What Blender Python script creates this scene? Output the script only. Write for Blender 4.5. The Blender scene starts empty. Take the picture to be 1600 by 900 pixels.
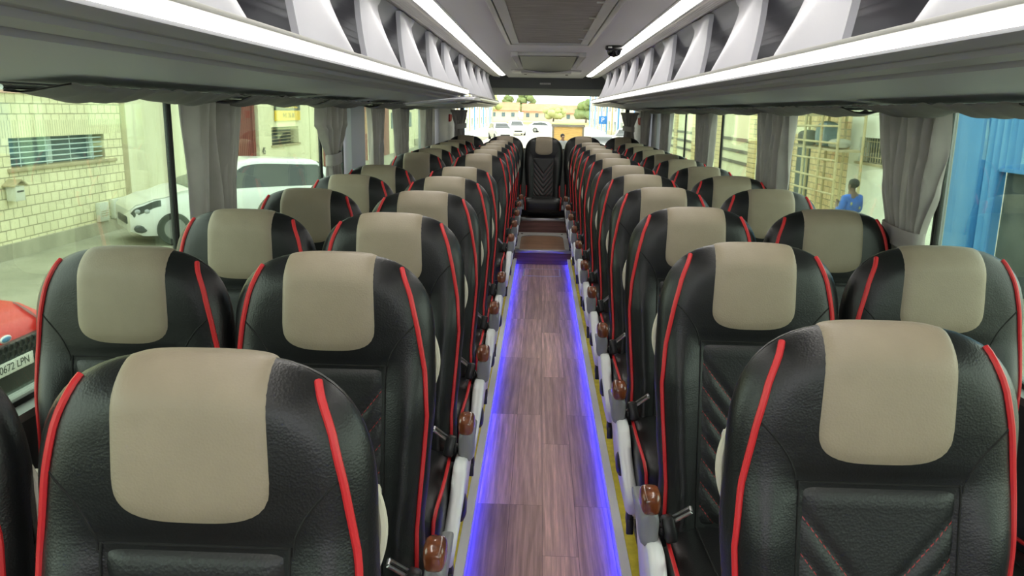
import bpy, bmesh, math, random
from mathutils import Vector, Matrix, Euler
random.seed(7)
D = bpy.data
SC = bpy.context.scene
COL = SC.collection
PI = math.pi
R = math.radians

# ------------------------------------------------------------------ helpers
def ss(a, b, x):
    if a == b: return 0.0 if x < a else 1.0
    t = max(0.0, min(1.0, (x - a) / (b - a)))
    return t * t * (3 - 2 * t)

def lerp(a, b, t): return a + (b - a) * t

def interp(pts, x):
    if x <= pts[0][0]: return pts[0][1]
    for (a, va), (b, vb) in zip(pts, pts[1:]):
        if x <= b:
            t = (x - a) / (b - a); t = t * t * (3 - 2 * t)
            return va + (vb - va) * t
    return pts[-1][1]

class MB:
    """collects pieces of ONE mesh"""
    def __init__(s):
        s.bm = bmesh.new()
    def grid(s, f, nu, nv, wrap_u=False, mi=0, flip=False):
        vs = []
        for j in range(nv + 1):
            vs.append([s.bm.verts.new(f(i / nu, j / nv)) for i in range(nu if wrap_u else nu + 1)])
        for j in range(nv):
            for i in range(nu):
                i2 = (i + 1) % nu if wrap_u else i + 1
                q = [vs[j][i], vs[j][i2], vs[j + 1][i2], vs[j + 1][i]]
                if flip: q.reverse()
                try:
                    fc = s.bm.faces.new(q); fc.material_index = mi
                except ValueError: pass
        return vs
    def box(s, c, d, bevel=0.0, seg=2, rot=None, mi=0):
        b = bmesh.new()
        bmesh.ops.create_cube(b, size=1.0)
        for v in b.verts:
            v.co = Vector((v.co.x * d[0], v.co.y * d[1], v.co.z * d[2]))
        if bevel > 0:
            bmesh.ops.bevel(b, geom=list(b.edges), offset=min(bevel, min(d) * .49), segments=seg, profile=.5, affect='EDGES')
        s._merge(b, c, rot, mi)
    def _merge(s, b, c=(0, 0, 0), rot=None, mi=0):
        M = Matrix.Translation(Vector(c))
        if rot is not None: M = M @ Euler(rot).to_matrix().to_4x4()
        mp = {}
        for v in b.verts: mp[v] = s.bm.verts.new(M @ v.co)
        for f in b.faces:
            try:
                n = s.bm.faces.new([mp[v] for v in f.verts]); n.material_index = mi
            except ValueError: pass
        b.free()
    def tube(s, pts, r, seg=8, mi=0, cap=True):
        pts = [Vector(p) for p in pts]
        n = len(pts); rings = []
        up = Vector((0, 0, 1)); prev = None
        for i, p in enumerate(pts):
            t = (pts[min(i + 1, n - 1)] - pts[max(i - 1, 0)])
            t = t.normalized() if t.length > 1e-9 else Vector((0, 0, 1))
            if prev is None:
                a = up if abs(t.z) < .9 else Vector((1, 0, 0))
                nrm = (a - t * a.dot(t)).normalized()
            else:
                nrm = (prev - t * prev.dot(t))
                nrm = nrm.normalized() if nrm.length > 1e-6 else Vector((1, 0, 0))
            prev = nrm; bi = t.cross(nrm)
            rr = r[i] if isinstance(r, (list, tuple)) else r
            rings.append([s.bm.verts.new(p + (nrm * math.cos(2 * PI * k / seg) + bi * math.sin(2 * PI * k / seg)) * rr) for k in range(seg)])
        for i in range(n - 1):
            for k in range(seg):
                f = s.bm.faces.new([rings[i][k], rings[i][(k + 1) % seg], rings[i + 1][(k + 1) % seg], rings[i + 1][k]])
                f.material_index = mi
        if cap:
            s.bm.faces.new(list(reversed(rings[0]))).material_index = mi
            s.bm.faces.new(rings[-1]).material_index = mi
    def prism(s, poly, axis, a, b, mi=0, bevel=0.0, shear=None):
        """poly: 2-D outline extruded along axis ('x','y','z') from a to b"""
        bb = bmesh.new()
        def P(u, v, w):
            if axis == 'x': return (w, u, v)
            if axis == 'y': return (u, w, v)
            return (u, v, w)
        A = [bb.verts.new(P(u, v, a)) for u, v in poly]
        B = [bb.verts.new(P(u, v, b)) for u, v in poly]
        n = len(poly)
        bb.faces.new(A); bb.faces.new(list(reversed(B)))
        for i in range(n):
            bb.faces.new([A[i], B[i], B[(i + 1) % n], A[(i + 1) % n]])
        bmesh.ops.recalc_face_normals(bb, faces=list(bb.faces))
        if bevel > 0:
            es = [e for e in bb.edges if len(e.link_faces) == 2 and e.calc_face_angle(0) > R(25)]
            bmesh.ops.bevel(bb, geom=es, offset=bevel, segments=2, profile=.5, affect='EDGES', clamp_overlap=True)
        if shear:
            for v in bb.verts: v.co = Vector(shear(v.co))
        s._merge(bb, mi=mi)
    def lathe(s, prof, c=(0, 0, 0), seg=20, rot=None, mi=0):
        b = bmesh.new(); rings = []
        for r_, z in prof:
            rings.append([b.verts.new((r_ * math.cos(2 * PI * k / seg), r_ * math.sin(2 * PI * k / seg), z)) for k in range(seg)])
        for i in range(len(prof) - 1):
            for k in range(seg):
                b.faces.new([rings[i][k], rings[i][(k + 1) % seg], rings[i + 1][(k + 1) % seg], rings[i + 1][k]])
        b.faces.new(list(reversed(rings[0]))); b.faces.new(rings[-1])
        s._merge(b, c, rot, mi)
    def ball(s, c, d, sub=2, jitter=0.0, mi=0, rot=None):
        b = bmesh.new()
        bmesh.ops.create_icosphere(b, subdivisions=sub, radius=1.0)
        for v in b.verts:
            k = 1 + (random.random() - .5) * 2 * jitter
            v.co = Vector((v.co.x * d[0] * k, v.co.y * d[1] * k, v.co.z * d[2] * k))
        s._merge(b, c, rot, mi)
    def sq_loft(s, stations, n=28, power=4.0, mi=0):
        """stations along y: (y, half width, z bottom, z top)"""
        rings = []
        for y, w, zb, zt in stations:
            rg = []
            for k in range(n):
                a = 2 * PI * k / n
                ca, sa = math.cos(a), math.sin(a)
                q = (abs(ca) ** power + abs(sa) ** power) ** (-1 / power)
                rg.append(s.bm.verts.new((w * ca * q, y, (zb + zt) / 2 + (zt - zb) / 2 * sa * q)))
            rings.append(rg)
        for i in range(len(rings) - 1):
            for k in range(n):
                s.bm.faces.new([rings[i][k], rings[i][(k + 1) % n], rings[i + 1][(k + 1) % n], rings[i + 1][k]]).material_index = mi
        s.bm.faces.new(rings[0]); s.bm.faces.new(list(reversed(rings[-1])))
    def build(s, name, mat, parent=None, loc=(0, 0, 0), rot=(0, 0, 0), smooth=True, angle=38, recalc=True, merge=0.0):
        if merge > 0: bmesh.ops.remove_doubles(s.bm, verts=list(s.bm.verts), dist=merge)
        if recalc: bmesh.ops.recalc_face_normals(s.bm, faces=list(s.bm.faces))
        me = D.meshes.new(name)
        s.bm.to_mesh(me); s.bm.free()
        for m in (mat if isinstance(mat, (list, tuple)) else [mat]): me.materials.append(m)
        if smooth:
            me.polygons.foreach_set('use_smooth', [True] * len(me.polygons))
            try: me.set_sharp_from_angle(angle=R(angle))
            except Exception: pass
        o = D.objects.new(name, me); COL.objects.link(o)
        o.location = loc; o.rotation_euler = rot
        if parent is not None: o.parent = parent
        return o

def tag(o, label, cat, group=None, kind=None):
    o['label'] = label; o['category'] = cat
    if group: o['group'] = group
    if kind: o['kind'] = kind
    return o
def struct(o):
    o['kind'] = 'structure'; return o
def empty(name, loc=(0, 0, 0), rz=0.0):
    o = D.objects.new(name, None); COL.objects.link(o)
    o.location = loc; o.rotation_euler = (0, 0, rz); o.empty_display_size = .1
    return o
def copy_tree(o, parent=None):
    c = o.copy(); COL.objects.link(c)
    if parent is not None: c.parent = parent
    for ch in list(o.children): copy_tree(ch, c)
    return c
def text(name, body, size, mat, parent, loc, rot, extrude=.002, align='CENTER', sx=1.0):
    cu = D.curves.new(name, 'FONT'); cu.body = body; cu.size = size; cu.extrude = extrude
    cu.align_x = align; cu.align_y = 'CENTER'
    cu.materials.append(mat)
    tmp = D.objects.new(name + '_tmp', cu); COL.objects.link(tmp)
    bpy.context.view_layer.update()
    me = D.meshes.new_from_object(tmp.evaluated_get(bpy.context.evaluated_depsgraph_get()))
    D.objects.remove(tmp)
    me.name = name
    for v in me.vertices: v.co.x *= sx
    if not me.materials: me.materials.append(mat)
    o = D.objects.new(name, me); COL.objects.link(o)
    o.location = loc; o.rotation_euler = rot
    if parent is not None: o.parent = parent
    return o

# ------------------------------------------------------------------ materials
class NT:
    def __init__(s, name):
        s.m = D.materials.new(name); s.m.use_nodes = True
        s.t = s.m.node_tree; s.n = s.t.nodes; s.l = s.t.links
        s.b = s.n['Principled BSDF']; s.out = s.n['Material Output']
    def new(s, t, **kw):
        n = s.n.new(t)
        for k, v in kw.items(): setattr(n, k, v)
        return n
    def link(s, a, b): s.l.new(a, b)
    def coord(s, which='Object', scale=(1, 1, 1), rot=(0, 0, 0)):
        tc = s.new('ShaderNodeTexCoord'); mp = s.new('ShaderNodeMapping')
        mp.inputs['Scale'].default_value = scale; mp.inputs['Rotation'].default_value = rot
        s.link(tc.outputs[which], mp.inputs['Vector']); return mp.outputs['Vector']
    def noise(s, vec, scale, detail=4, rough=.55):
        n = s.new('ShaderNodeTexNoise'); n.inputs['Scale'].default_value = scale
        n.inputs['Detail'].default_value = detail; n.inputs['Roughness'].default_value = rough
        s.link(vec, n.inputs['Vector']); return n.outputs['Fac']
    def ramp(s, fac, stops):
        r = s.new('ShaderNodeValToRGB'); e = r.color_ramp.elements
        e[0].position = stops[0][0]; e[0].color = (*stops[0][1], 1)
        e[1].position = stops[-1][0]; e[1].color = (*stops[-1][1], 1)
        for p, c in stops[1:-1]:
            k = e.new(p); k.color = (*c, 1)
        s.link(fac, r.inputs['Fac']); return r.outputs['Color']
    def math(s, op, a, b=None, c=None):
        n = s.new('ShaderNodeMath', operation=op)
        for i, v in enumerate((a, b, c)):
            if v is None: continue
            if isinstance(v, (int, float)): n.inputs[i].default_value = v
            else: s.link(v, n.inputs[i])
        return n.outputs[0]
    def mix(s, fac, a, b, mode='MIX'):
        n = s.new('ShaderNodeMix', data_type='RGBA', blend_type=mode)
        if isinstance(fac, (int, float)): n.inputs[0].default_value = fac
        else: s.link(fac, n.inputs[0])
        for i, v in ((6, a), (7, b)):
            if isinstance(v, tuple): n.inputs[i].default_value = (*v, 1)
            else: s.link(v, n.inputs[i])
        return n.outputs[2]
    def bump(s, h, strength=.3, dist=.01, prev=None):
        b = s.new('ShaderNodeBump'); b.inputs['Strength'].default_value = strength
        b.inputs['Distance'].default_value = dist
        s.link(h, b.inputs['Height'])
        if prev is not None: s.link(prev, b.inputs['Normal'])
        return b.outputs['Normal']

def simple(name, col, rough=.5, metal=0.0, spec=.5, var=.0, vscale=8.0, bump=0.0, bscale=60.0, bdist=.003, stretch=(1, 1, 1), coat=0.0):
    t = NT(name); b = t.b
    b.inputs['Roughness'].default_value = rough; b.inputs['Metallic'].default_value = metal
    b.inputs['Specular IOR Level'].default_value = spec
    if coat:
        b.inputs['Coat Weight'].default_value = coat; b.inputs['Coat Roughness'].default_value = .12
    v = t.coord('Object', stretch)
    if var > 0:
        f = t.noise(v, vscale)
        lo = tuple(max(0, c * (1 - var)) for c in col); hi = tuple(min(1, c * (1 + var)) for c in col)
        t.link(t.ramp(f, [(.3, lo), (.7, hi)]), b.inputs['Base Color'])
    else:
        b.inputs['Base Color'].default_value = (*col, 1)
    if bump > 0:
        t.link(t.bump(t.noise(v, bscale, 3), bump, bdist), b.inputs['Normal'])
    return t.m

def emit(name, col, strength):
    t = NT(name)
    t.b.inputs['Base Color'].default_value = (*col, 1)
    t.b.inputs['Emission Color'].default_value = (*col, 1)
    t.b.inputs['Emission Strength'].default_value = strength
    t.b.inputs['Roughness'].default_value = .4
    return t.m

def leather(name, col, rough, grain=.35, wrinkle=.25, var=.15):
    t = NT(name); b = t.b
    v = t.coord('Object')
    f = t.noise(v, 14, 3)
    t.link(t.ramp(f, [(.3, tuple(c * (1 - var) for c in col)), (.7, tuple(c * (1 + var) for c in col))]), b.inputs['Base Color'])
    b.inputs['Roughness'].default_value = rough
    vo = t.new('ShaderNodeTexVoronoi'); vo.inputs['Scale'].default_value = 290
    t.link(v, vo.inputs['Vector'])
    n1 = t.bump(vo.outputs['Distance'], grain, .0012)
    vw = t.coord('Object', (5, 3, 22), (0, R(14), 0))
    w = t.noise(vw, 1.0, 2, .4)
    w2 = t.math('POWER', w, 2.0)
    n2 = t.bump(w2, wrinkle, .012, n1)
    t.link(n2, b.inputs['Normal'])
    return t.m

M = {}
M['leather'] = leather('black_leather', (.0085, .0092, .0098), .36, .20, .08)
M['pad'] = leather('taupe_leather', (.315, .262, .190), .46, .2, .05, .05)
M['piping'] = simple('red_piping', (.62, .022, .028), .42)
M['seam'] = simple('seam_dark', (.004, .004, .004), .8)
M['grey_plastic'] = simple('arm_grey', (.25, .255, .265), .38)
M['white_plastic'] = simple('shield_white', (.78, .79, .80), .28, coat=.3)
M['black_plastic'] = simple('black_plastic', (.012, .012, .013), .35)
M['cream_plastic'] = simple('cream_plastic', (.62, .58, .47), .4)
M['metal'] = simple('brushed_metal', (.62, .62, .62), .3, metal=1.0)
M['frame_metal'] = simple('seat_frame_metal', (.05, .05, .055), .45, metal=.6)
M['alu'] = simple('silver_nosing', (.62, .62, .63), .32, metal=.7)
M['shell'] = simple('seat_back_grey', (.13, .13, .135), .5)

def wood_gloss():
    t = NT('armrest_wood'); v = t.coord('Object', (40, 40, 9))
    f = t.noise(v, 1.4, 5)
    t.link(t.ramp(f, [(.25, (.045, .010, .003)), (.55, (.20, .055, .016)), (.8, (.36, .12, .035))]), t.b.inputs['Base Color'])
    t.b.inputs['Roughness'].default_value = .3; t.b.inputs['Coat Weight'].default_value = 1.0
    t.b.inputs['Coat Roughness'].default_value = .06
    return t.m
M['wood_gloss'] = wood_gloss()

def quilt():
    t = NT('quilted_leather'); b = t.b
    b.inputs['Roughness'].default_value = .42
    tc = t.new('ShaderNodeTexCoord'); sp = t.new('ShaderNodeSeparateXYZ')
    t.link(tc.outputs['Object'], sp.inputs[0])
    ax = t.math('ABSOLUTE', sp.outputs['X'])
    c = t.math('SUBTRACT', t.math('MULTIPLY', ax, 1.25), sp.outputs['Z'])
    c = t.math('ADD', c, 1.13 - .43)                  # = dz-.43+1.25|x|
    fr = t.math('FRACT', t.math('DIVIDE', c, .058))
    line = t.math('LESS_THAN', t.math('ABSOLUTE', t.math('SUBTRACT', fr, .075)), .020)
    dash = t.math('GREATER_THAN', t.math('FRACT', t.math('MULTIPLY', ax, 150.0)), .35)
    mask = t.math('MULTIPLY', t.math('MULTIPLY', line, dash), t.math('GREATER_THAN', c, 0.0))
    t.link(t.mix(mask, (.0135, .0145, .015), (.30, .018, .02)), b.inputs['Base Color'])
    vo = t.new('ShaderNodeTexVoronoi'); vo.inputs['Scale'].default_value = 230
    t.link(tc.outputs['Object'], vo.inputs['Vector'])
    t.link(t.bump(vo.outputs['Distance'], .3, .0012), b.inputs['Normal'])
    return t.m
M['quilt'] = quilt()

def planks(name, light, dark, width=.125, length=.95, rough=.42, along='y'):
    t = NT(name); b = t.b
    tc = t.new('ShaderNodeTexCoord'); sp = t.new('ShaderNodeSeparateXYZ'); cb = t.new('ShaderNodeCombineXYZ')
    t.link(tc.outputs['Object'], sp.inputs[0])
    if along == 'y':
        t.link(sp.outputs['Y'], cb.inputs[0]); t.link(sp.outputs['X'], cb.inputs[1])
    elif along == 'xz':
        t.link(sp.outputs['X'], cb.inputs[0]); t.link(sp.outputs['Z'], cb.inputs[1])
    else:
        t.link(sp.outputs['X'], cb.inputs[0]); t.link(sp.outputs['Y'], cb.inputs[1])
    br = t.new('ShaderNodeTexBrick'); br.offset = .38; br.offset_frequency = 3
    br.inputs['Scale'].default_value = 1.0; br.inputs['Brick Width'].default_value = length
    br.inputs['Row Height'].default_value = width; br.inputs['Mortar Size'].default_value = .0009
    br.inputs['Mortar Smooth'].default_value = .2; br.inputs['Bias'].default_value = 0.0
    br.inputs['Color1'].default_value = (*light, 1); br.inputs['Color2'].default_value = (*dark, 1)
    br.inputs['Mortar'].default_value = (*tuple(c * .35 for c in dark), 1)
    t.link(cb.outputs[0], br.inputs['Vector'])
    # shift the grain from plank to plank with the plank's own tone
    sh = t.new('ShaderNodeVectorMath', operation='MULTIPLY_ADD')
    sh.inputs[1].default_value = (3.0, 1, 1)
    t.link(br.outputs['Color'], sh.inputs[0]); t.link(cb.outputs[0], sh.inputs[2])
    mp = t.new('ShaderNodeMapping'); mp.inputs['Scale'].default_value = (2.0, 52, 1)
    t.link(sh.outputs[0], mp.inputs['Vector'])
    g = t.noise(mp.outputs[0], 1.6, 7, .65)
    mp2 = t.new('ShaderNodeMapping'); mp2.inputs['Scale'].default_value = (1.1, 9, 1)
    t.link(sh.outputs[0], mp2.inputs['Vector'])
    wv = t.new('ShaderNodeTexWave', wave_type='BANDS', bands_direction='Y')
    wv.inputs['Scale'].default_value = .8; wv.inputs['Distortion'].default_value = 11
    wv.inputs['Detail'].default_value = 3; wv.inputs['Detail Scale'].default_value = .7
    t.link(mp2.outputs[0], wv.inputs['Vector'])
    gcol = t.ramp(g, [(.28, (.50, .48, .47)), (.55, (.95, .95, .95)), (.75, (1.45, 1.42, 1.4))])
    c1 = t.mix(.85, br.outputs['Color'], gcol, 'MULTIPLY')
    wcol = t.ramp(wv.outputs['Fac'], [(.15, (.66, .62, .60)), (.6, (1.12, 1.12, 1.12))])
    c2 = t.mix(.45, c1, wcol, 'MULTIPLY')
    t.link(c2, b.inputs['Base Color'])
    b.inputs['Roughness'].default_value = rough
    t.link(t.bump(g, .12, .002), b.inputs['Normal'])
    return t.m
M['floor'] = planks('floor_planks', (.72, .45, .34), (.40, .24, .18))
M['floor_dark'] = planks('platform_wood', (.19, .085, .045), (.12, .05, .028))
M['step_wood'] = planks('step_riser_wood', (.22, .10, .085), (.18, .08, .07), .4, 2.0, along='xz')
M['tread_wood'] = planks('step_tread_wood', (.36, .20, .115), (.30, .16, .09), .09, 2.0, along='x')

def yellow_strip():
    t = NT('yellow_rubber'); v = t.coord('Object', (1, 1, 1))
    f = t.noise(v, 25, 4)
    t.link(t.ramp(f, [(.35, (.66, .54, .03)), (.65, (.84, .70, .05))]), t.b.inputs['Base Color'])
    t.b.inputs['Roughness'].default_value = .6
    return t.m
M['yellow'] = yellow_strip()
M['white_nosing'] = simple('white_nosing', (.95, .95, .94), .35)
M['blue_led'] = emit('blue_led', (.010, .020, 1.0), 26.0)
M['lamp'] = emit('lamp_white', (1.0, .965, .90), 10.0)
M['lip_lamp'] = emit('lip_lamp_white', (1.0, .965, .91), 3.2)
M['ceiling'] = simple('ceiling_grey', (.68, .67, .665), .65, bump=.1, bscale=300, bdist=.0008)
M['rack_under'] = simple('rack_underside_grey', (.41, .425, .475), .5, bump=.06, bscale=220, bdist=.0006)
M['rack_groove'] = simple('rack_groove_grey', (.32, .325, .355), .45)
M['rack_back'] = simple('rack_back_grey', (.40, .40, .44), .55)
M['fin'] = simple('fin_light_grey', (.60, .60, .66), .42)
M['rail'] = simple('rail_beige', (.52, .49, .43), .4)
M['lip_clear'] = simple('lip_plastic', (.72, .71, .69), .25)
M['header'] = simple('header_dark', (.145, .155, .155), .6)
M['trim_grey'] = simple('pillar_grey', (.40, .41, .43), .6, bump=.08, bscale=250, bdist=.0008)
M['wall_dark'] = simple('side_wall_dark', (.10, .105, .11), .7, bump=.15, bscale=300, bdist=.001)
M['rubber'] = simple('rubber_black', (.010, .010, .010), .6)
M['sill'] = simple('sill_grey', (.24, .25, .24), .5)
M['roof_out'] = simple('roof_outside', (.55, .55, .55), .5)
M['ac_mesh'] = None
def ac_mesh():
    t = NT('grille_mesh'); v = t.coord('Object')
    ck = t.new('ShaderNodeTexChecker'); ck.inputs['Scale'].default_value = 160
    t.link(v, ck.inputs['Vector'])
    n = t.noise(t.coord('Object', (2, 9, 1)), 3, 5)
    c0 = t.ramp(n, [(.3, (.25, .222, .195)), (.75, (.42, .38, .34))])
    c1 = t.mix(t.math('MULTIPLY', ck.outputs['Fac'], .45), c0, (.06, .055, .05))
    t.link(c1, t.b.inputs['Base Color']); t.b.inputs['Roughness'].default_value = .8
    t.link(t.bump(ck.outputs['Fac'], .4, .002), t.b.inputs['Normal'])
    return t.m
M['ac_mesh'] = ac_mesh()
M['frame_light'] = simple('frame_light', (.50, .49, .47), .4)
M['frame_mid'] = simple('frame_mid', (.50, .495, .48), .5)
M['lid_dark'] = simple('lid_dark', (.055, .058, .057), .4)
M['red_box'] = simple('red_box', (.55, .015, .02), .35)

def cloth():
    t = NT('curtain_cloth'); v = t.coord('Object', (1, 1, 1))
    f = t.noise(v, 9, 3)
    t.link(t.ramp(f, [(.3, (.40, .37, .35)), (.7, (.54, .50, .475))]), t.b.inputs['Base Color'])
    t.b.inputs['Roughness'].default_value = .75
    t.b.inputs['Sheen Weight'].default_value = .35
    t.link(t.bump(t.noise(t.coord('Object', (1, 1, .25)), 260, 2), .25, .001), t.b.inputs['Normal'])
    # light from the window shines a little through the weave
    tr = t.new('ShaderNodeBsdfTranslucent'); tr.inputs['Color'].default_value = (.46, .46, .43, 1)
    mx = t.new('ShaderNodeMixShader'); mx.inputs[0].default_value = .36
    t.link(t.b.outputs[0], mx.inputs[1]); t.link(tr.outputs[0], mx.inputs[2])
    t.link(mx.outputs[0], t.out.inputs['Surface'])
    return t.m
M['cloth'] = cloth()
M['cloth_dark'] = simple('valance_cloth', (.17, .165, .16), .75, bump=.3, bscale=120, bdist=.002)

def glass(name, tint, refl):
    t = NT(name); t.n.remove(t.b)
    tr = t.new('ShaderNodeBsdfTransparent'); tr.inputs[0].default_value = (*tint, 1)
    gl = t.new('ShaderNodeBsdfGlossy'); gl.inputs['Roughness'].default_value = .02
    gl.inputs['Color'].default_value = (.8, .9, .85, 1)
    fr = t.new('ShaderNodeFresnel'); fr.inputs['IOR'].default_value = 1.35
    mx = t.new('ShaderNodeMixShader')
    t.link(t.math('MULTIPLY', fr.outputs[0], refl), mx.inputs[0])
    t.link(tr.outputs[0], mx.inputs[1]); t.link(gl.outputs[0], mx.inputs[2])
    t.link(mx.outputs[0], t.out.inputs['Surface'])
    return t.m
M['glass'] = glass('tinted_side_glass', (.86, .945, .845), .5)
M['glass_rear'] = glass('rear_glass', (.93, .95, .90), .4)
M['car_glass'] = simple('car_glass', (.02, .028, .028), .06, spec=.8)

# outside materials
def bricks(name, c1, c2, mortar, bw, rh, ms, rough=.85):
    t = NT(name); b = t.b
    tc = t.new('ShaderNodeTexCoord'); sp = t.new('ShaderNodeSeparateXYZ'); cb = t.new('ShaderNodeCombineXYZ')
    t.link(tc.outputs['Object'], sp.inputs[0])
    t.link(sp.outputs['Y'], cb.inputs[0]); t.link(sp.outputs['Z'], cb.inputs[1])
    br = t.new('ShaderNodeTexBrick')
    for k, v in (('Scale', 1.0), ('Brick Width', bw), ('Row Height', rh), ('Mortar Size', ms), ('Mortar Smooth', .1), ('Bias', -.2)):
        br.inputs[k].default_value = v
    br.inputs['Color1'].default_value = (*c1, 1); br.inputs['Color2'].default_value = (*c2, 1)
    br.inputs['Mortar'].default_value = (*mortar, 1)
    t.link(cb.outputs[0], br.inputs['Vector'])
    n = t.noise(t.coord('Object', (1, 1, .6)), 1.5, 6)
    c = t.mix(.6, br.outputs['Color'], t.ramp(n, [(.3, (.80, .79, .74)), (.7, (1.08, 1.07, 1.05))]), 'MULTIPLY')
    t.link(c, b.inputs['Base Color']); b.inputs['Roughness'].default_value = rough
    t.link(t.bump(br.outputs['Fac'], .5, -.01), b.inputs['Normal'])
    return t.m
M['brick_yellow'] = bricks('yellow_block_wall', (.90, .85, .58), (.82, .77, .51), (.40, .37, .24), .26, .185, .011)
M['brick_soldier'] = bricks('yellow_soldier_course', (.88, .83, .56), (.80, .75, .50), (.44, .41, .27), .075, 3.0, .008)
M['brick_tan'] = bricks('tan_brick_wall', (.78, .62, .34), (.64, .48, .24), (.34, .28, .16), .32, .17, .014)
def stained(name, lo, hi, scale=1.2, stretch=(1, 1, .3), rough=.85, bump=.2):
    t = NT(name); v = t.coord('Object', stretch)
    f = t.noise(v, scale, 7, .62)
    t.link(t.ramp(f, [(.3, lo), (.68, hi)]), t.b.inputs['Base Color'])
    t.b.inputs['Roughness'].default_value = rough
    t.link(t.bump(t.noise(t.coord('Object'), 30, 4), bump, .01), t.b.inputs['Normal'])
    return t.m
M['concrete'] = stained('pale_concrete', (.66, .63, .44), (.86, .84, .64))
M['concrete_band'] = stained('concrete_plinth', (.34, .32, .24), (.52, .49, .37), 2.0)
M['ground'] = stained('yard_ground', (.25, .24, .18), (.42, .40, .31), .9, (1, 1, 1), .9, .35)
M['road'] = stained('pale_road', (.60, .56, .46), (.74, .70, .58), .05, (1, 1, 1), .9, .1)
M['grass'] = stained('field_grass', (.36, .52, .05), (.46, .60, .10), .05, (1, 1, 1), .9, .1)
M['earth'] = stained('field_earth', (.42, .34, .20), (.52, .42, .26), .05, (1, 1, 1), .9, .1)
M['white_wall'] = stained('white_wall', (.74, .76, .66), (.86, .87, .76), .8)
M['cream_wall'] = stained('cream_wall', (.76, .73, .50), (.86, .83, .60), .8)
M['maroon'] = stained('maroon_door', (.20, .05, .045), (.29, .085, .07), 1.5)
M['blue_paint'] = stained('blue_post', (.045, .22, .52), (.07, .29, .62), 1.5, (1, 1, .2), .6, .05)
def corrug():
    t = NT('blue_corrugated'); b = t.b
    v = t.coord('Object', (1, 1, .05)); f = t.noise(v, 7, 4)
    t.link(t.ramp(f, [(.3, (.07, .29, .60)), (.7, (.16, .42, .72))]), b.inputs['Base Color'])
    b.inputs['Roughness'].default_value = .5
    return t.m
M['blue_corr'] = corrug()
M['dark_open'] = stained('dark_opening', (.03, .04, .045), (.085, .10, .10), 1.5, (1, 1, 1))
M['win_blue'] = simple('window_blue_grey', (.10, .17, .20), .25)
M['bar_paint'] = simple('bar_paint', (.58, .72, .72), .5)
M['ledge'] = stained('stone_ledge', (.36, .31, .18), (.50, .43, .27), 3)
M['cab_grey'] = simple('cabinet_pale', (.66, .68, .58), .6)
M['pink'] = simple('pink_board', (.80, .50, .40), .7)
M['scaff_metal'] = stained('scaffold_metal', (.42, .36, .20), (.62, .52, .28), 3, (1, 1, 1), .6)
M['tarp'] = simple('blue_grey_sheet', (.20, .28, .30), .6, var=.2)
M['stuff_dark'] = simple('scaffold_load_dark', (.09, .085, .075), .8, var=.3, vscale=4)
M['stuff_pale'] = simple('scaffold_load_pale', (.50, .50, .42), .7)
M['car_white'] = simple('car_white', (.80, .83, .80), .25, coat=.6)
M['car_red'] = simple('car_red', (.56, .018, .014), .32, spec=.3, coat=.1)
M['car_silver'] = simple('car_silver', (.55, .57, .58), .3, coat=.5)
M['tyre'] = simple('tyre', (.012, .012, .012), .8)
M['hub'] = simple('wheel_hub', (.30, .31, .31), .35, metal=.6)
M['lampglass'] = simple('headlamp_glass', (.42, .46, .46), .12)
M['lamp_dark'] = simple('headlamp_dark', (.06, .07, .07), .15)
M['plate'] = simple('plate_white', (.82, .82, .76), .5)
M['plate_ink'] = simple('plate_ink', (.02, .02, .025), .6)
M['sign_black'] = simple('sign_black', (.05, .052, .055), .5)
M['sign_yellow'] = simple('sign_yellow', (.80, .52, .02), .5)
M['sign_yellow_ink'] = simple('sign_ink', (.30, .22, .04), .5)
M['roof_tile'] = stained('red_roof_tiles', (.50, .22, .12), (.62, .30, .17), .6)
M['house_wall'] = simple('house_wall', (.76, .66, .50), .8)
M['leaf'] = stained('tree_leaves', (.12, .18, .06), (.24, .30, .11), .8, (1, 1, 1))
M['leaf_pale'] = stained('tree_leaves_pale', (.36, .42, .16), (.50, .54, .24), .5, (1, 1, 1))
M['bark'] = simple('bark', (.12, .09, .06), .9)
M['hoard_wood'] = planks('hoarding_boards', (.62, .40, .13), (.52, .33, .10), .5, 3.0, along='xz')
M['hoard_frame'] = simple('hoarding_frame', (.16, .14, .11), .7)
M['sign_blue'] = simple('sign_blue', (.03, .20, .62), .5)
M['sign_white'] = simple('sign_white', (.85, .85, .85), .5)
M['skin'] = simple('skin', (.16, .085, .055), .55)
M['hair'] = simple('hair_black', (.008, .007, .007), .7)
M['shirt_blue'] = simple('shirt_blue', (.035, .13, .50), .8, var=.25, vscale=9)
M['shirt_grey'] = simple('shirt_grey', (.19, .20, .22), .8, var=.15)
M['trousers'] = simple('trousers_dark', (.03, .035, .06), .8)
M['trousers_tan'] = simple('trousers_tan', (.30, .19, .07), .8)
M['patch_yellow'] = simple('shirt_patch', (.34, .34, .16), .8)

# ------------------------------------------------------------------ bus shell
FRONT, REAR = -2.6, 10.55
Zc = 1.91                                            # ceiling height over the aisle floor
ZP = .05                                             # platform the seats stand on
YS1, YS2 = 7.88, 9.09                                # the two steps
ZS1, ZS2 = .137, .298

m = MB(); m.box((0, (FRONT + YS1) / 2, -.02), (.60, YS1 - FRONT, .04)); fl = struct(m.build('floor', M['floor']))
for s, nm in ((-1, 'floor_left_platform'), (1, 'floor_right_platform')):
    m = MB(); m.box((s * .77, (FRONT + REAR) / 2, ZP / 2 - .02), (.90, REAR - FRONT, ZP + .04))
    struct(m.build('floor_platform', M['floor_dark']))
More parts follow.
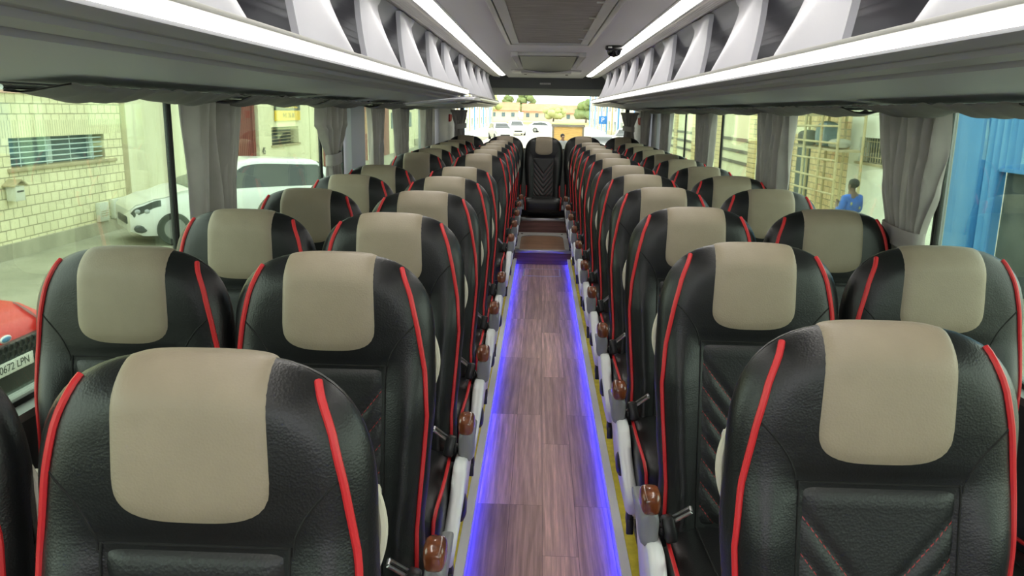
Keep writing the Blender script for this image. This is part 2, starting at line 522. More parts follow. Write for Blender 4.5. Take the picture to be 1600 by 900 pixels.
# aisle edging: white profile, yellow strip, thin outer edge
for s, side in ((-1, 'left'), (1, 'right')):
    m = MB()
    m.prism([(s * .268, .0), (s * .268, .027), (s * .252, .030), (s * .252, ZP + .006), (s * .283, ZP + .006), (s * .283, ZP), (s * .3, ZP), (s * .3, .0)], 'y', FRONT, YS1 + .02)
    o = m.build('aisle_edge_profile', M['white_nosing'])
    tag(o, 'white edging profile along the %s edge of the wooden aisle' % side, 'edging')
    m = MB(); m.box((s * .304, (FRONT + YS1) / 2, ZP + .003), (.040, YS1 - FRONT, .006), .002)
    o = m.build('aisle_marking_strip', M['yellow'])
    tag(o, 'yellow marking strip beside the white edging on the %s of the aisle' % side, 'floor strip')
    m = MB(); m.box((s * .330, (FRONT + YS1) / 2, ZP + .004), (.008, YS1 - FRONT, .008), .002)
    struct(m.build('trim_%d' % (1 if s < 0 else 2), M['alu']))
    m = MB()
    k = 14
    for i in range(k):
        a = FRONT + (YS1 - FRONT) * i / k; b = FRONT + (YS1 - FRONT) * (i + 1) / k
        m.box((s * .2625, (a + b) / 2, .0245), (.009, b - a - .002, .005), .001, 1)
    o = m.build('aisle_led_strip', M['blue_led'])
    tag(o, 'glowing blue light strip along the %s foot of the aisle edging' % side, 'light strip')
# floor hatch outline near the step
m = MB()
for (x, y, dx, dy) in ((0, 7.28, .34, .012), (0, 7.62, .34, .012), (-.17, 7.45, .012, .352), (.17, 7.45, .012, .352)):
    m.box((x, y, .0015), (dx, dy, .003))
m.box((0, 7.45, .001), (.33, .33, .002))
o = m.build('floor_hatch_frame', M['alu'])
for p in list(o.data.polygons)[-6:]: pass
tag(o, 'thin metal floor hatch frame in front of the rear step', 'floor hatch')
o.data.materials.append(M['floor'])
for p in o.data.polygons[-6:]: p.material_index = 1

# rear steps
st = empty('rear_steps', (0, YS1, 0)); tag(st, 'wood-fronted rear steps with silver nosings leading up to the centre seat', 'steps')
m = MB(); m.box((0, .03, ZS1 / 2), (.58, .06, ZS1)); m.build('riser', M['step_wood'], st)
m = MB(); m.box((0, (YS2 - YS1) / 2 + .02, ZS1 / 2 + .03), (.58, YS2 - YS1 - .04, ZS1 - .064)); m.build('tread', M['tread_wood'], st)
m = MB(); m.prism([(-.012, ZS1 + .006), (-.012, ZS1 - .022), (-.002, ZS1 - .022), (-.002, ZS1 - .004), (.05, ZS1 - .004), (.05, ZS1 + .006)], 'x', -.29, .29, bevel=.002); m.build('nosing', M['alu'], st)
m = MB(); m.box((0, YS2 - YS1 + .03, (ZS1 + ZS2) / 2), (.58, .06, ZS2 - ZS1 + .002)); m.build('riser', M['step_wood'], st)
m = MB(); m.prism([(YS2 - YS1 - .012, ZS2 + .006), (YS2 - YS1 - .012, ZS2 - .02), (YS2 - YS1 - .002, ZS2 - .02), (YS2 - YS1 - .002, ZS2 - .002), (YS2 - YS1 + .06, ZS2 - .002), (YS2 - YS1 + .06, ZS2 + .006)], 'x', -.29, .29, bevel=.002); m.build('nosing', M['alu'], st)
# metal hatch frame on the tread: rounded-corner opening
m = MB()
W, y0, y1, rr, bw = .275, .06, YS2 - YS1 - .03, .17, .045
out = [(-W, y0), (-W, y1), (W, y1), (W, y0)]
inner = [(-W + bw, y0)]
for k in range(9):
    a = PI - PI / 2 * k / 8
    inner.append((-W + bw + rr + rr * math.cos(a), y1 - .19 - rr + .0 + rr * math.sin(a) + .0))
for k in range(9):
    a = PI / 2 - PI / 2 * k / 8
    inner.append((W - bw - rr + rr * math.cos(a), y1 - .19 - rr + rr * math.sin(a)))
inner.append((W - bw, y0))
m.prism(out + list(reversed(inner)), 'z', ZS1, ZS1 + .010)
fo = m.build('hatch_frame', M['frame_light'], st)
m = MB()
for sx in (-1, 1): m.lathe([(.012, 0), (.012, .004), (.008, .006)], (sx * .225, y1 - .13, ZS1 + .010), 12)
m.build('bolt', M['black_plastic'], fo)
# rear bench base
m = MB()
m.box((0, (YS2 + .06 + REAR) / 2, ZS2 / 2 + .0), (2.34, REAR - YS2 - .06, ZS2 - .004)); struct(m.build('floor_rear_platform', M['floor_dark']))
m = MB(); m.box((0, 9.62, .335), (2.30, .50, .066), .006); tag(m.build('bench_base', M['wall_dark']), 'dark base under the rear row of five seats', 'bench base')

# side walls (below the windows, and the band above them), outer skin
SILL = .80
for s, side in ((-1, 'left'), (1, 'right')):
    m = MB()
    m.prism([(s * 1.205, -.05), (s * 1.205, SILL - .02), (s * 1.30, SILL - .02), (s * 1.30, -1.0), (s * 1.24, -1.0)], 'y', FRONT, REAR)
    m.prism([(s * 1.205, 1.53), (s * 1.205, 2.02), (s * 1.30, 2.02), (s * 1.30, 1.53)], 'y', FRONT, REAR)
    struct(m.build('wall_' + side, M['wall_dark']))
    m = MB(); m.prism([(s * 1.20, SILL - .02), (s * 1.20, SILL), (s * 1.30, SILL + .004), (s * 1.30, SILL - .02)], 'y', FRONT, 9.0)
    struct(m.build('trim_%d' % (3 if s < 0 else 4), M['sill']))
m = MB(); m.box((0, (FRONT + REAR) / 2 + .1, 2.06), (2.62, REAR - FRONT + .3, .05)); struct(m.build('ceiling_roof_sky_block', M['roof_out']))  # outer roof shell out of view, added only to block the sky
m = MB(); m.box((0, (FRONT + REAR) / 2, Zc + .035), (.935, REAR - FRONT, .07)); struct(m.build('ceiling', M['ceiling']))
# front of the coach (behind the viewer)
m = MB()
m.box((0, FRONT - .03, .0), (2.6, .06, 1.9)); m.box((0, FRONT - .03, 1.97), (2.6, .06, .3))
struct(m.build('wall_front', M['wall_dark']))
# rear: header panel, lower panel, corner panels
m = MB()
m.prism([(REAR - .10, Zc + .01), (REAR - .05, 1.78), (REAR + .13, 1.695), (REAR + .22, 1.70), (REAR + .22, Zc + .1), (REAR - .10, Zc + .1)], 'x', -.90, .90)
m.box((0, REAR + .21, 1.88), (2.6, .06, .36))
m.box((0, REAR + .16, .30), (2.6, .10, 1.4))
struct(m.build('wall_rear', M['header']))
m = MB(); m.box((0, 0, 0), (.14, .02, .022), .006)
hl = empty('rear_header_lamp', (0, REAR - .085, 1.84)); tag(hl, 'slim grey lamp on the dark header over the rear window', 'lamp')
m.build('housing', M['frame_mid'], hl)
m = MB()
for k in range(3): m.box((-.05 + .05 * k, -.011, -.004), (.04, .006, .010), .002)
m.build('lens', M['lip_clear'], hl)

# windows -------------------------------------------------------------
wn = [0]
def pane(s, y0, y1):
    wn[0] += 1
    w = struct(empty('window_%d' % wn[0], (s * 1.245, (y0 + y1) / 2, SILL)))
    L = y1 - y0
    m = MB(); m.box((0, 0, .365), (.006, L - .03, .77)); m.build('pane', M['glass'], w)
    m = MB()
    for (cy, cz, dy, dz) in ((0, .005, L, .02), (0, .745, L, .03), (-L / 2 + .006, .37, .013, .76), (L / 2 - .006, .37, .013, .76)):
        m.box((0, cy, cz), (.014, dy, dz), .002)
    m.build('frame', M['rubber'], w)
for a, b in ((-2.5, -.9), (-.9, .75), (.75, 2.595), (2.6, 4.40), (4.405, 4.9), (5.32, 6.7), (6.72, 8.3)): pane(-1, a, b)
for a, b in ((-2.5, -.9), (-.9, .8), (.8, 2.615), (2.62, 4.22), (4.225, 5.82), (5.825, 7.3), (7.305, 8.8)): pane(1, a, b)
# grey pillars between the panes
tn = [10]
def pillar(s, y0, y1, x=1.20):
    tn[0] += 1
    m = MB(); m.box((s * (x + .05), (y0 + y1) / 2, 1.16), (.10, y1 - y0, .76), .015)
    struct(m.build('trim_%d' % tn[0], M['trim_grey']))
pillar(-1, 4.92, 5.30, 1.19); pillar(-1, 8.32, 8.9); pillar(1, 8.82, 9.2)
pillar(-1, 9.0, REAR + .1, 1.165); pillar(1, 9.3, REAR + .1, 1.165)
# rear window
w = struct(empty('window_20', (0, REAR + .17, 1.0)))
m = MB(); m.box((0, 0, .36), (2.16, .008, .74)); m.build('pane', M['glass_rear'], w)
m = MB()
for (cx, cz, dx, dz) in ((0, .0, 2.2, .04), (0, .72, 2.2, .03), (-1.08, .36, .05, .74), (1.08, .36, .05, .74)): m.box((cx, 0, cz), (dx, .06, dz), .006)
m.build('frame', M['rubber'], w)

# ceiling: lamps, rails --------------------------------------------------
def ribs(x0, z0, x1, z1, n, h):
    out = []
    for i in range(n + 1):
        t = i / n
        out.append((lerp(x0, x1, t), lerp(z0, z1, t)))
        if i < n:
            out.append((lerp(x0, x1, t + .55 / n), lerp(z0, z1, t + .55 / n) + h))
            out.append((lerp(x0, x1, t + .9 / n), lerp(z0, z1, t + .9 / n) + h))
    return out
for s, side in ((-1, 'left'), (1, 'right')):
    cl = empty('ceiling_light_bar', (0, 0, 0))
    tag(cl, 'long white light bar along the %s edge of the ceiling' % side, 'ceiling light')
    m = MB(); m.prism([(s * .462, Zc + .012), (s * .462, Zc - .004), (s * .474, Zc - .004), (s * .474, Zc + .006), (s * .55, Zc + .006), (s * .55, Zc - .004), (s * .562, Zc - .004), (s * .562, Zc + .03), (s * .462, Zc + .03)], 'y', FRONT, 9.75)
    m.build('housing', M['frame_light'], cl)
    m = MB()
    n = 12
    for i in range(n):
        a = FRONT + (9.72 - FRONT) * i / n; b = FRONT + (9.72 - FRONT) * (i + 1) / n
        m.prism([(s * .474, Zc + .004), (s * .482, Zc - .006), (s * .512, Zc - .010), (s * .542, Zc - .006), (s * .55, Zc + .004)], 'y', a, b)
    m.build('diffuser', M['lamp'], cl)

# luggage racks -----------------------------------------------------------
def fin_mesh(s):
    m = MB()
    def f(u, v, back=0.0):
        # u: 0 near edge .. 1 far edge, v: 0 lip .. 1 ceiling rail
        width = .40 + .06 * ss(.78, 1, v) - .03 * math.sin(PI * v)
        y = (u - .5) * width - .03 * v
        base = .598 + .082 * (1 - (1 - v) ** 1.7) - .022 * ss(.86, 1, v) * ss(.4, 1, u)
        ur = 1 - lerp(-.05, 1.0, v ** .9)
        d = u - ur
        rec = (.055 * max(0, -d) + .030 * max(0, d) ** 1.2 + .010 * (abs(2 * u - 1) ** 6))
        x = base + rec + back * .02
        z = lerp(1.628, 1.925, v)
        return Vector((s * x, y, z))
    m.grid(lambda u, v: f(u, v), 14, 18)
    m.grid(lambda u, v: f(u, v, 1.0), 14, 18, flip=True)
    # close the rim
    for a, b in (((0, 0), (0, 1)), ((1, 0), (1, 1))):
        m.grid(lambda u, v: f(a[0], v, u), 1, 18)
    m.grid(lambda u, v: f(u, 0, v), 14, 1); m.grid(lambda u, v: f(u, 1, v), 14, 1)
    return m
FIN = {s: fin_mesh(s).build('divider_fin', M['fin'], merge=1e-5, angle=60).data for s in (-1, 1)}
for o in [o for o in COL.objects if o.name.startswith('divider_fin')]: D.objects.remove(o)

def rack(s, y0, y1, fins, label, lit=True, drop=0.0, ext=0.0):
    r = empty('luggage_rack', (0, 0, 0)); tag(r, label, 'luggage rack')
    dz = -drop
    body = [(.585, 1.632), (.585, 1.604), (.592, 1.600), (.615, 1.594), (.622, 1.600), (.650, 1.596), (.657, 1.586), (.690, 1.579), (.697, 1.586), (.722, 1.583), (.730, 1.573)]
    under = [(.730, 1.575), (.76, 1.571), (1.215, 1.533), (1.215, 1.55), (.76, 1.592)]
    m = MB()
    m.prism([(s * x, z + dz) for x, z in body] + [(s * .740, 1.598 + dz), (s * .740, 1.628 + dz)], 'y', y0, y1)
    m.build('lip_body', M['rack_groove'], r, angle=20)
    m = MB(); m.prism([(s * x, z + dz) for x, z in under], 'y', y0, y1); m.build('underside_panel', M['rack_under'], r)
    m = MB(); m.prism([(s * .735, 1.629 + dz), (s * 1.19, 1.60), (s * 1.19, 1.585), (s * .735, 1.60 + dz)], 'y', y0, y1); m.build('shelf', M['rack_back'], r)
    # ribbed back panel
    pr = [(.70, 1.932), (.73, 1.905), (.745, 1.885)] + ribs(.75, 1.88, .90, 1.785, 6, -.007) + [(1.10, 1.66), (1.12, 1.61), (1.16, 1.61), (1.16, 1.95), (.70, 1.95)]
    m = MB(); m.prism([(s * x, z) for x, z in pr], 'y', y0, y1 + ext); m.build('back_panel', M['rack_back'], r, angle=20)
    # rail under the ceiling
    rl = [(.562, Zc)] + ribs(.566, 1.906, .655, 1.918, 5, -.004) + [(.70, 1.935), (.70, 1.96), (.562, 1.96)]
    m = MB(); m.prism([(s * x, z) for x, z in rl], 'y', y0, y1 + ext); m.build('top_rail', M['rail'], r, angle=20)
    m = MB(); m.prism([(s * .574, 1.646 + dz), (s * .572, 1.6345 + dz), (s * .60, 1.631 + dz), (s * .60, 1.646 + dz)], 'y', y0, y1, bevel=.002)
    m.build('lip_edge', M['frame_mid'], r)
    m = MB(); n = max(1, round(y1 - y0))
    for i in range(n):
        a = y0 + (y1 - y0) * i / n; b = y0 + (y1 - y0) * (i + 1) / n
        m.prism([(s * .586, 1.633 + dz), (s * .574, 1.633 + dz), (s * .570, 1.622 + dz), (s * .573, 1.611 + dz), (s * .586, 1.610 + dz)], 'y', a, b)
    m.build('lip_light' if lit else 'lip_strip', M['lip_lamp'] if lit else M['lip_clear'], r)
    for far in fins:
        o = D.objects.new('divider_fin', FIN[s]); COL.objects.link(o); o.parent = r; o.location = (0, far - .215, 0)
    # end caps
    m = MB(); m.prism([(s * .578, 1.632 + dz), (s * .578, 1.605 + dz), (s * .73, 1.574 + dz), (s * 1.21, 1.514), (s * 1.21, 1.60), (s * .75, 1.632 + dz)], 'y', y1 - .004, y1 + .012, bevel=.004)
    m.build('end_cap', M['frame_light'], r)
    return r
rack(1, FRONT, 10.30, [-1.9, -1.03, -.17, .70, 1.55, 2.44, 3.30, 4.21, 5.19, 6.13, 7.0, 7.84, 8.7, 9.55],
     'luggage rack along the right side with white dividing fins and a lit lip')
rack(-1, FRONT, 5.97, [-1.8, -.95, -.1, .77, 1.657, 2.571, 3.404, 4.257, 5.202, 5.93],
     'long luggage rack with a lit lip on the left, ending at the door gap', ext=.62)
rk = rack(-1, 6.6, 10.30, [6.97 + .1, 7.86, 8.73, 9.55, 10.2], 'short rear luggage rack on the left side, past the door gap', lit=False, drop=.028)
# the curved tongue over the door that joins the two left racks
tg = empty('door_canopy', (-.57, 5.99, 1.55)); tag(tg, 'pale curved canopy piece between the two left luggage racks', 'canopy')
m = MB()
def tong(u, v, low=0.0):
    y = u * 1.05
    xo = lerp(-.50, .035, v) * (1 - .28 * u * u) - .02 * u
    z = .028 + .02 * math.sin(PI * u * .9) - .05 * (1 - v) ** 1.5 - low * (.010 + .018 * (1 - abs(2 * u - 1) ** 2))
    return Vector((xo, y, z))
m.grid(lambda u, v: tong(u, v), 16, 10); m.grid(lambda u, v: tong(u, v, 1), 16, 10, flip=True)
for a in (0, 1):
    m.grid(lambda u, v: tong(a, u, v), 10, 1); m.grid(lambda u, v: tong(u, a, v), 16, 1)
m.build('canopy_shell', M['fin'], tg, merge=1e-5)
# beige strip standing in for rear-window light under each rear rack end
for s, y0, side in ((1, 7.7, 'right'), (-1, 7.1, 'left')):
    m = MB()
    m.prism([(s * .60, 1.590 - (.028 if s < 0 else 0)), (s * .60, 1.582 - (.028 if s < 0 else 0)), (s * .725, 1.558 - (.028 if s < 0 else 0)), (s * .725, 1.568 - (.028 if s < 0 else 0))], 'y', y0, 10.28)
    o = m.build('lit_underside_strip', M['rail'])
    tag(o, 'beige strip of painted window light beneath the rear end of the %s luggage rack' % side, 'painted light strip')
# little vent grille inside the right rack
m = MB()
vg = empty('rack_vent', (.915, 4.05, 1.748)); tag(vg, 'small slotted speaker vent on the back of the right luggage rack', 'vent')
m.prism([(-.03, .06), (-.045, .062), (-.0, .0), (.02, 0)], 'y', -.12, .12, bevel=.004); m.build('housing', M['fin'], vg)
m = MB()
for k in range(4): m.box((-.040, -.08 + .053 * k, .03), (.02, .018, .035), .003, rot=(0, R(32), 0))
m.build('slots', M['rack_groove'], vg)

# air-conditioning return grille
ac = empty('return_air_grille', (0, 0, Zc)); tag(ac, 'large brown mesh air return panel in the middle of the ceiling', 'air grille')
m = MB(); m.box((0, 3.65, -.002), (.385, 2.92, .012), .002); m.build('mesh_panel', M['ac_mesh'], ac)
m = MB()
for s in (-1, 1):
    m.prism([(s * .190, -.014), (s * .235, -.014), (s * .235, 0), (s * .190, 0)], 'y', 2.1, 5.13, bevel=.003)
m.box((0, 5.13, -.007), (.47, .035, .014), .003)
m.build('inner_frame', M['frame_mid'], ac)
m = MB()
for s in (-1, 1):
    m.prism([(s * .240, -.018), (s * .262, -.018), (s * .262, 0), (s * .240, 0)], 'y', 2.1, 5.16, bevel=.003)
m.box((0, 5.165, -.009), (.524, .022, .018), .003)
m.build('outer_frame', M['frame_light'], ac)
for k in range(4):
    m = MB(); m.box((.185, 3.2 + .52 * k, -.012), (.05, .014, .006), .001); m.build('clip', M['frame_light'], ac)

# roof hatch
rh = empty('roof_hatch', (0, 6.0, Zc)); tag(rh, 'grey emergency roof hatch with a curved pull edge behind the air grille', 'roof hatch')
m = MB()
for s in (-1, 1): m.box((s * .245, .72, -.016), (.05, 1.50, .032), .004)
m.box((0, 1.45, -.016), (.54, .05, .032), .004); m.box((0, 0, -.012), (.54, .03, .024), .004)
m.build('frame', M['frame_mid'], rh)
m = MB()
for s in (-1, 1): m.box((s * .266, .72, -.018), (.010, 1.50, .036), .002)
m.build('frame_edge', M['frame_light'], rh)
m = MB()
def lid(u, v, lo=0):
    x = (u - .5) * .42; y = .1 + v * 1.25
    z = -.01 - .030 * v - .025 * v ** 4 * (1 - (2 * u - 1) ** 2) - lo * .012
    return Vector((x, y, z))
m.grid(lambda u, v: lid(u, v), 12, 12); m.grid(lambda u, v: lid(u, v, 1), 12, 12, flip=True)
for a in (0, 1):
    m.grid(lambda u, v: lid(a, u, v), 12, 1); m.grid(lambda u, v: lid(u, a, v), 12, 1)
m.build('lid', M['lid_dark'], rh, merge=1e-5)
m = MB(); m.tube([lid(k / 12, 1, 1) + Vector((0, .004, -.002)) for k in range(13)], .005, 8); m.build('pull_edge', M['frame_light'], rh)
m = MB()
for x in (-.16, 0, .16): m.box((x, .09, -.012), (.018, .012, .010), .002)
m.build('hinge', M['rubber'], rh)
m = MB(); m.box((.11, .2, -.022), (.04, .10, .004)); m.build('white_label', M['lip_clear'], rh)
# second, flat fitting
ff = empty('ceiling_panel_fitting', (0, 8.75, Zc)); tag(ff, 'flat grey ceiling fitting between the roof hatch and the rear header', 'ceiling fitting')
m = MB(); m.box((0, 0, -.008), (.72, .55, .016), .004); m.build('surround', M['frame_light'], ff)
m = MB(); m.box((0, -.02, -.020), (.52, .42, .018), .006); m.build('cover', M['frame_mid'], ff)
m = MB(); m.box((-.22, .1, -.03), (.03, .03, .008), .003); m.box((.22, .1, -.03), (.03, .03, .008), .003); m.build('catch', M['rubber'], ff)
# black dome on the ceiling by the right lamp
cd = empty('ceiling_dome', (.415, 5.35, Zc)); tag(cd, 'small black dome camera on the ceiling beside the right light bar', 'camera')
m = MB(); m.lathe([(.052, 0), (.056, -.006), (.056, -.022), (.050, -.028)], seg=28); m.build('base', M['black_plastic'], cd)
m = MB(); m.lathe([(.046, -.028), (.045, -.040), (.038, -.056), (.024, -.066), (.006, -.070)], seg=28); m.build('dome', simple('dome_black', (.006, .006, .007), .08), cd)
m = MB(); m.box((-.03, -.051, -.013), (.024, .006, .010), .001); m.build('white_label', M['lip_clear'], cd)

# ------------------------------------------------------------------ seats
HJ, H = .43, .70
AW = .224; NP = 3.0
def hw(dz):
    if dz < .22:
        q = 1 - max(0.0, min(1.0, (.22 - dz) / .22)) ** NP
        return AW * max(q, 0.0) ** (1 / NP)
    return interp([(.22, AW), (.32, .226), (.48, .216), (.60, .206), (.70, .21)], dz)
def ztop(x):
    q = 1 - min(1.0, abs(x) / AW) ** NP
    return .22 * (1 - max(q, 0.0) ** (1 / NP))
def surf(x, dz, back=False, off=0.0):
    ax = abs(x)
    if dz < .22:
        rho = ((ax / AW) ** NP + (max(0, .22 - dz) / .22) ** NP) ** (1 / NP)
        de = AW * (1 - min(1.0, rho))
    else:
        de = max(0.0, hw(dz) - ax)
    r = .06
    k = 1 - min(1.0, de / r)
    tm = lerp(.046, .060, ss(0, .35, dz))
    tau = (tm) * math.sqrt(max(0.0, 1 - k * k))
    yc = .16 * (H - dz) - .022 * ss(.34, 0, dz) + .012 * math.sin(PI * min(1, dz / H))
    z = HJ + H - dz
    if back:
        return Vector((x, yc + tau * .92 + off, z + off * .6 * ss(.08, 0, dz)))
    w = hw(dz)
    q = ax / max(w, 1e-4)
    bol = .020 * math.exp(-((q - .76) / .17) ** 2) * ss(.20, .34, dz)
    pil = .010 * max(0, 1 - (x / .2) ** 2) * ss(.27, .12, dz) * ss(0, .05, dz)
    grv = .006 * math.exp(-((dz - .238) / .014) ** 2) * ss(.155, .12, ax)
    rec = .006 * ss(.241, .276, dz) * ss(.13, .115, ax)
    y = yc - tau - bol - pil + grv + rec
    return Vector((x, y - off, z + off * .6 * ss(.08, 0, dz)))

def backrest_mb():
    m = MB()
    rows = [.0008] + [.22 * (i / 16) ** 1.8 for i in range(2, 17)] + [.22 + (.70 - .22) * i / 26 for i in range(1, 27)]
    n = 36
    F, B = [], []
    for dz in rows:
        w = hw(dz)
        xs = [w * math.sin(PI / 2 * (2 * i / n - 1)) for i in range(n + 1)]
        F.append([m.bm.verts.new(surf(x, dz)) for x in xs])
        B.append([m.bm.verts.new(surf(x, dz, True)) for x in xs])
    for j in range(len(rows) - 1):
        for i in range(n):
            m.bm.faces.new([F[j][i], F[j + 1][i], F[j + 1][i + 1], F[j][i + 1]])
            m.bm.faces.new([B[j][i], B[j][i + 1], B[j + 1][i + 1], B[j + 1][i]])
    for i in range(n):
        m.bm.faces.new([F[0][i], F[0][i + 1], B[0][i + 1], B[0][i]])
        m.bm.faces.new([F[-1][i], B[-1][i], B[-1][i + 1], F[-1][i + 1]])
    return m
def pad_mb():
    m = MB(); hwid = .102; n = 22
    def dmax(x):
        return .146 + .064 * max(0.0, 1 - (abs(x) / hwid) ** 3.2) ** (1 / 3.2)
    rows = []
    K = 22; KB = 8
    xs = [hwid * math.sin(PI / 2 * (2 * i / n - 1)) for i in range(n + 1)]
    def off(x, t):
        e = 1 - (abs(x) / hwid) ** 10
        return -.003 + .0085 * max(0, e) ** .5 * min(1, (1 - t) * 14) ** .5
    for j in range(K + 1):                            # front, from the lower edge up to the crest
        t = 1 - j / K; t2 = t ** 1.5
        row = []
        for x in xs:
            taper = 1 - .06 * (1 - t)
            xx = x * taper
            zt = ztop(xx)
            row.append(m.bm.verts.new(surf(xx, zt + (dmax(x) - zt) * t2, off=off(x, t))))
        rows.append(row)
    for j in range(1, KB + 1):
        t = (j / KB) ** 1.5
        row = []
        for x in xs:
            xx = x * .94; zt = ztop(xx)
            row.append(m.bm.verts.new(surf(xx, zt + .07 * t, True, off=off(x, j / KB * .99))))
        rows.append(row)
    for a, b in zip(rows, rows[1:]):
        for i in range(n): m.bm.faces.new([a[i], a[i + 1], b[i + 1], b[i]])
    return m
def piping_mb(s, low=False):
    m = MB()
    pts = []
    PX = [(.012, .136), (.03, .154), (.08, .175), (.15, .191), (.25, .207), (.35, .212), (.48, .203), (.60, .194), (.70, .197)]
    def ins(dz):
        for (a_, va), (b_, vb) in zip(PX, PX[1:]):
            if dz <= b_: return min(hw(dz) - .004, lerp(va, vb, (dz - a_) / (b_ - a_)))
        return .197
    if not low:
        for dz in (.029, .036, .046, .058): pts.append(surf(s * ins(dz), dz, off=.001))
    a = .56 if low else .07
    N = 36
    for i in range(N + 1):
        dz = a + (.695 - a) * i / N
        pts.append(surf(s * ins(dz), dz, off=.0015))
    m.tube(pts, .0056, 8)
    return m
def seam_mb():
    m = MB()
    for s in (-1, 1):
        pts = []
        for i in range(15):
            t = i / 14
            dz = lerp(.142, .248, t)
            x = lerp(.190, .126, 1 - (1 - t) ** 1.9)
            pts.append(surf(s * x, dz, off=-.0006))
        m.tube(pts, .0021, 6)
        m.tube([surf(s * .122, lerp(.236, .69, i / 30), off=.0015) for i in range(31)], .0019, 6)
    m.tube([surf(lerp(-.122, .122, i / 16), .238, off=.0008) for i in range(17)], .0019, 6)
    # dark gap round the pad
    return m
def quilt_mb():
    m = MB(); nx, nz = 32, 110
    def f(u, v):
        x = (u - .5) * .24; dz = .243 + v * .449
        c = dz - .43 + 1.25 * abs(x)
        e = min(1.0, min(u, 1 - u) * 9) ** .5 * min(1.0, min(v, 1 - v) * 16) ** .5
        if c > 0:
            b = .002 + .0075 * abs(math.sin(PI * ((c / .058) % 1.0))) ** .55
        else:
            b = .002 + .0075 * min(1, abs(c) / .025) ** .55
        p = surf(x, dz, off=-.004 + (.004 + b) * e)
        return p
    m.grid(f, nx, nz)
    return m
def shell_mb():
    m = MB()
    def f(u, v, o=.006):
        dz = .09 + v * .60
        x = (u - .5) * 2 * (hw(dz) - .018)
        return surf(x, dz, True, o)
    m.grid(lambda u, v: f(u, v, .012 * min(1, min(u, 1 - u) * 12, min(v, 1 - v) * 16) ** .5 - .002), 20, 30)
    return m
def cushion_mb():
    m = MB()
    stn = [(-.485, .150, .345, .40), (-.482, .192, .315, .432), (-.468, .208, .298, .447), (-.44, .214, .290, .456), (-.38, .216, .288, .459),
           (-.30, .215, .290, .454), (-.20, .212, .292, .446), (-.10, .208, .295, .438), (-.02, .203, .30, .432), (.03, .195, .31, .425)]
    m.sq_loft(stn, 40, 5.0)
    return m
def cushion_piping_mb(s):
    m = MB()
    pts = [(s * .196, -.02, .434), (s * .202, -.10, .440), (s * .206, -.20, .449), (s * .209, -.30, .456), (s * .210, -.38, .459), (s * .208, -.43, .455), (s * .204, -.462, .442), (s * .200, -.482, .418), (s * .198, -.488, .38), (s * .198, -.484, .33)]
    m.tube(pts, .005, 8)
    return m
def seat_seam_mb():
    m = MB()
    for s in (-1, 1):
        m.tube([(s * .122, y, z) for y, z in ((-.05, .4375), (-.15, .446), (-.25, .454), (-.35, .4625), (-.42, .462), (-.465, .4515))], .002, 6)
    m.tube([(x, -.36, .4618) for x in (-.122, -.06, 0, .06, .122)], .002, 6)
    return m
def base_mb():
    m = MB()
    for s in (-1, 1):
        m.box((s * .15, -.36, .145), (.035, .05, .29), .006); m.box((s * .15, -.06, .145), (.035, .05, .29), .006)
        m.box((s * .15, -.21, .012), (.04, .40, .024), .005)
    m.box((0, -.21, .285), (.36, .40, .03), .006)
    return m
def shield_mb(s):
    m = MB()
    out = [(.045, .458), (-.10, .462), (-.215, .462), (-.245, .452), (-.30, .395), (-.37, .36), (-.425, .335), (-.445, .30), (-.42, .25), (-.36, .205), (-.25, .175), (-.12, .165), (-.0, .175), (.045, .24)]
    def sh(c):
        k = (.46 - c.z)
        return (c.x - s * (.38 * max(0, k) ** 2 + .02 * k), c.y, c.z)
    m.prism(out, 'x', s * .222, s * .262, bevel=.012, shear=sh)
    return m
def arm_mb(s, which):
    m = MB()
    if which == 'wood':
        m.sq_loft([(-.188, .014, .535, .562), (-.184, .0195, .530, .574), (-.172, .0225, .528, .582), (-.155, .0235, .528, .584), (-.135, .0235, .528, .583), (-.122, .021, .530, .578), (-.118, .014, .536, .568)], 24, 3.6)
    else:
        m.sq_loft([(-.184, .012, .455, .530), (-.179, .0195, .447, .531), (-.168, .0225, .444, .531), (-.145, .0235, .444, .531), (-.125, .0225, .446, .531), (-.112, .020, .448, .525), (-.09, .018, .45, .50), (.0, .016, .452, .482), (.07, .014, .458, .478)], 24, 4.0)
    for v in m.bm.verts: v.co.x += s * .253
    return m

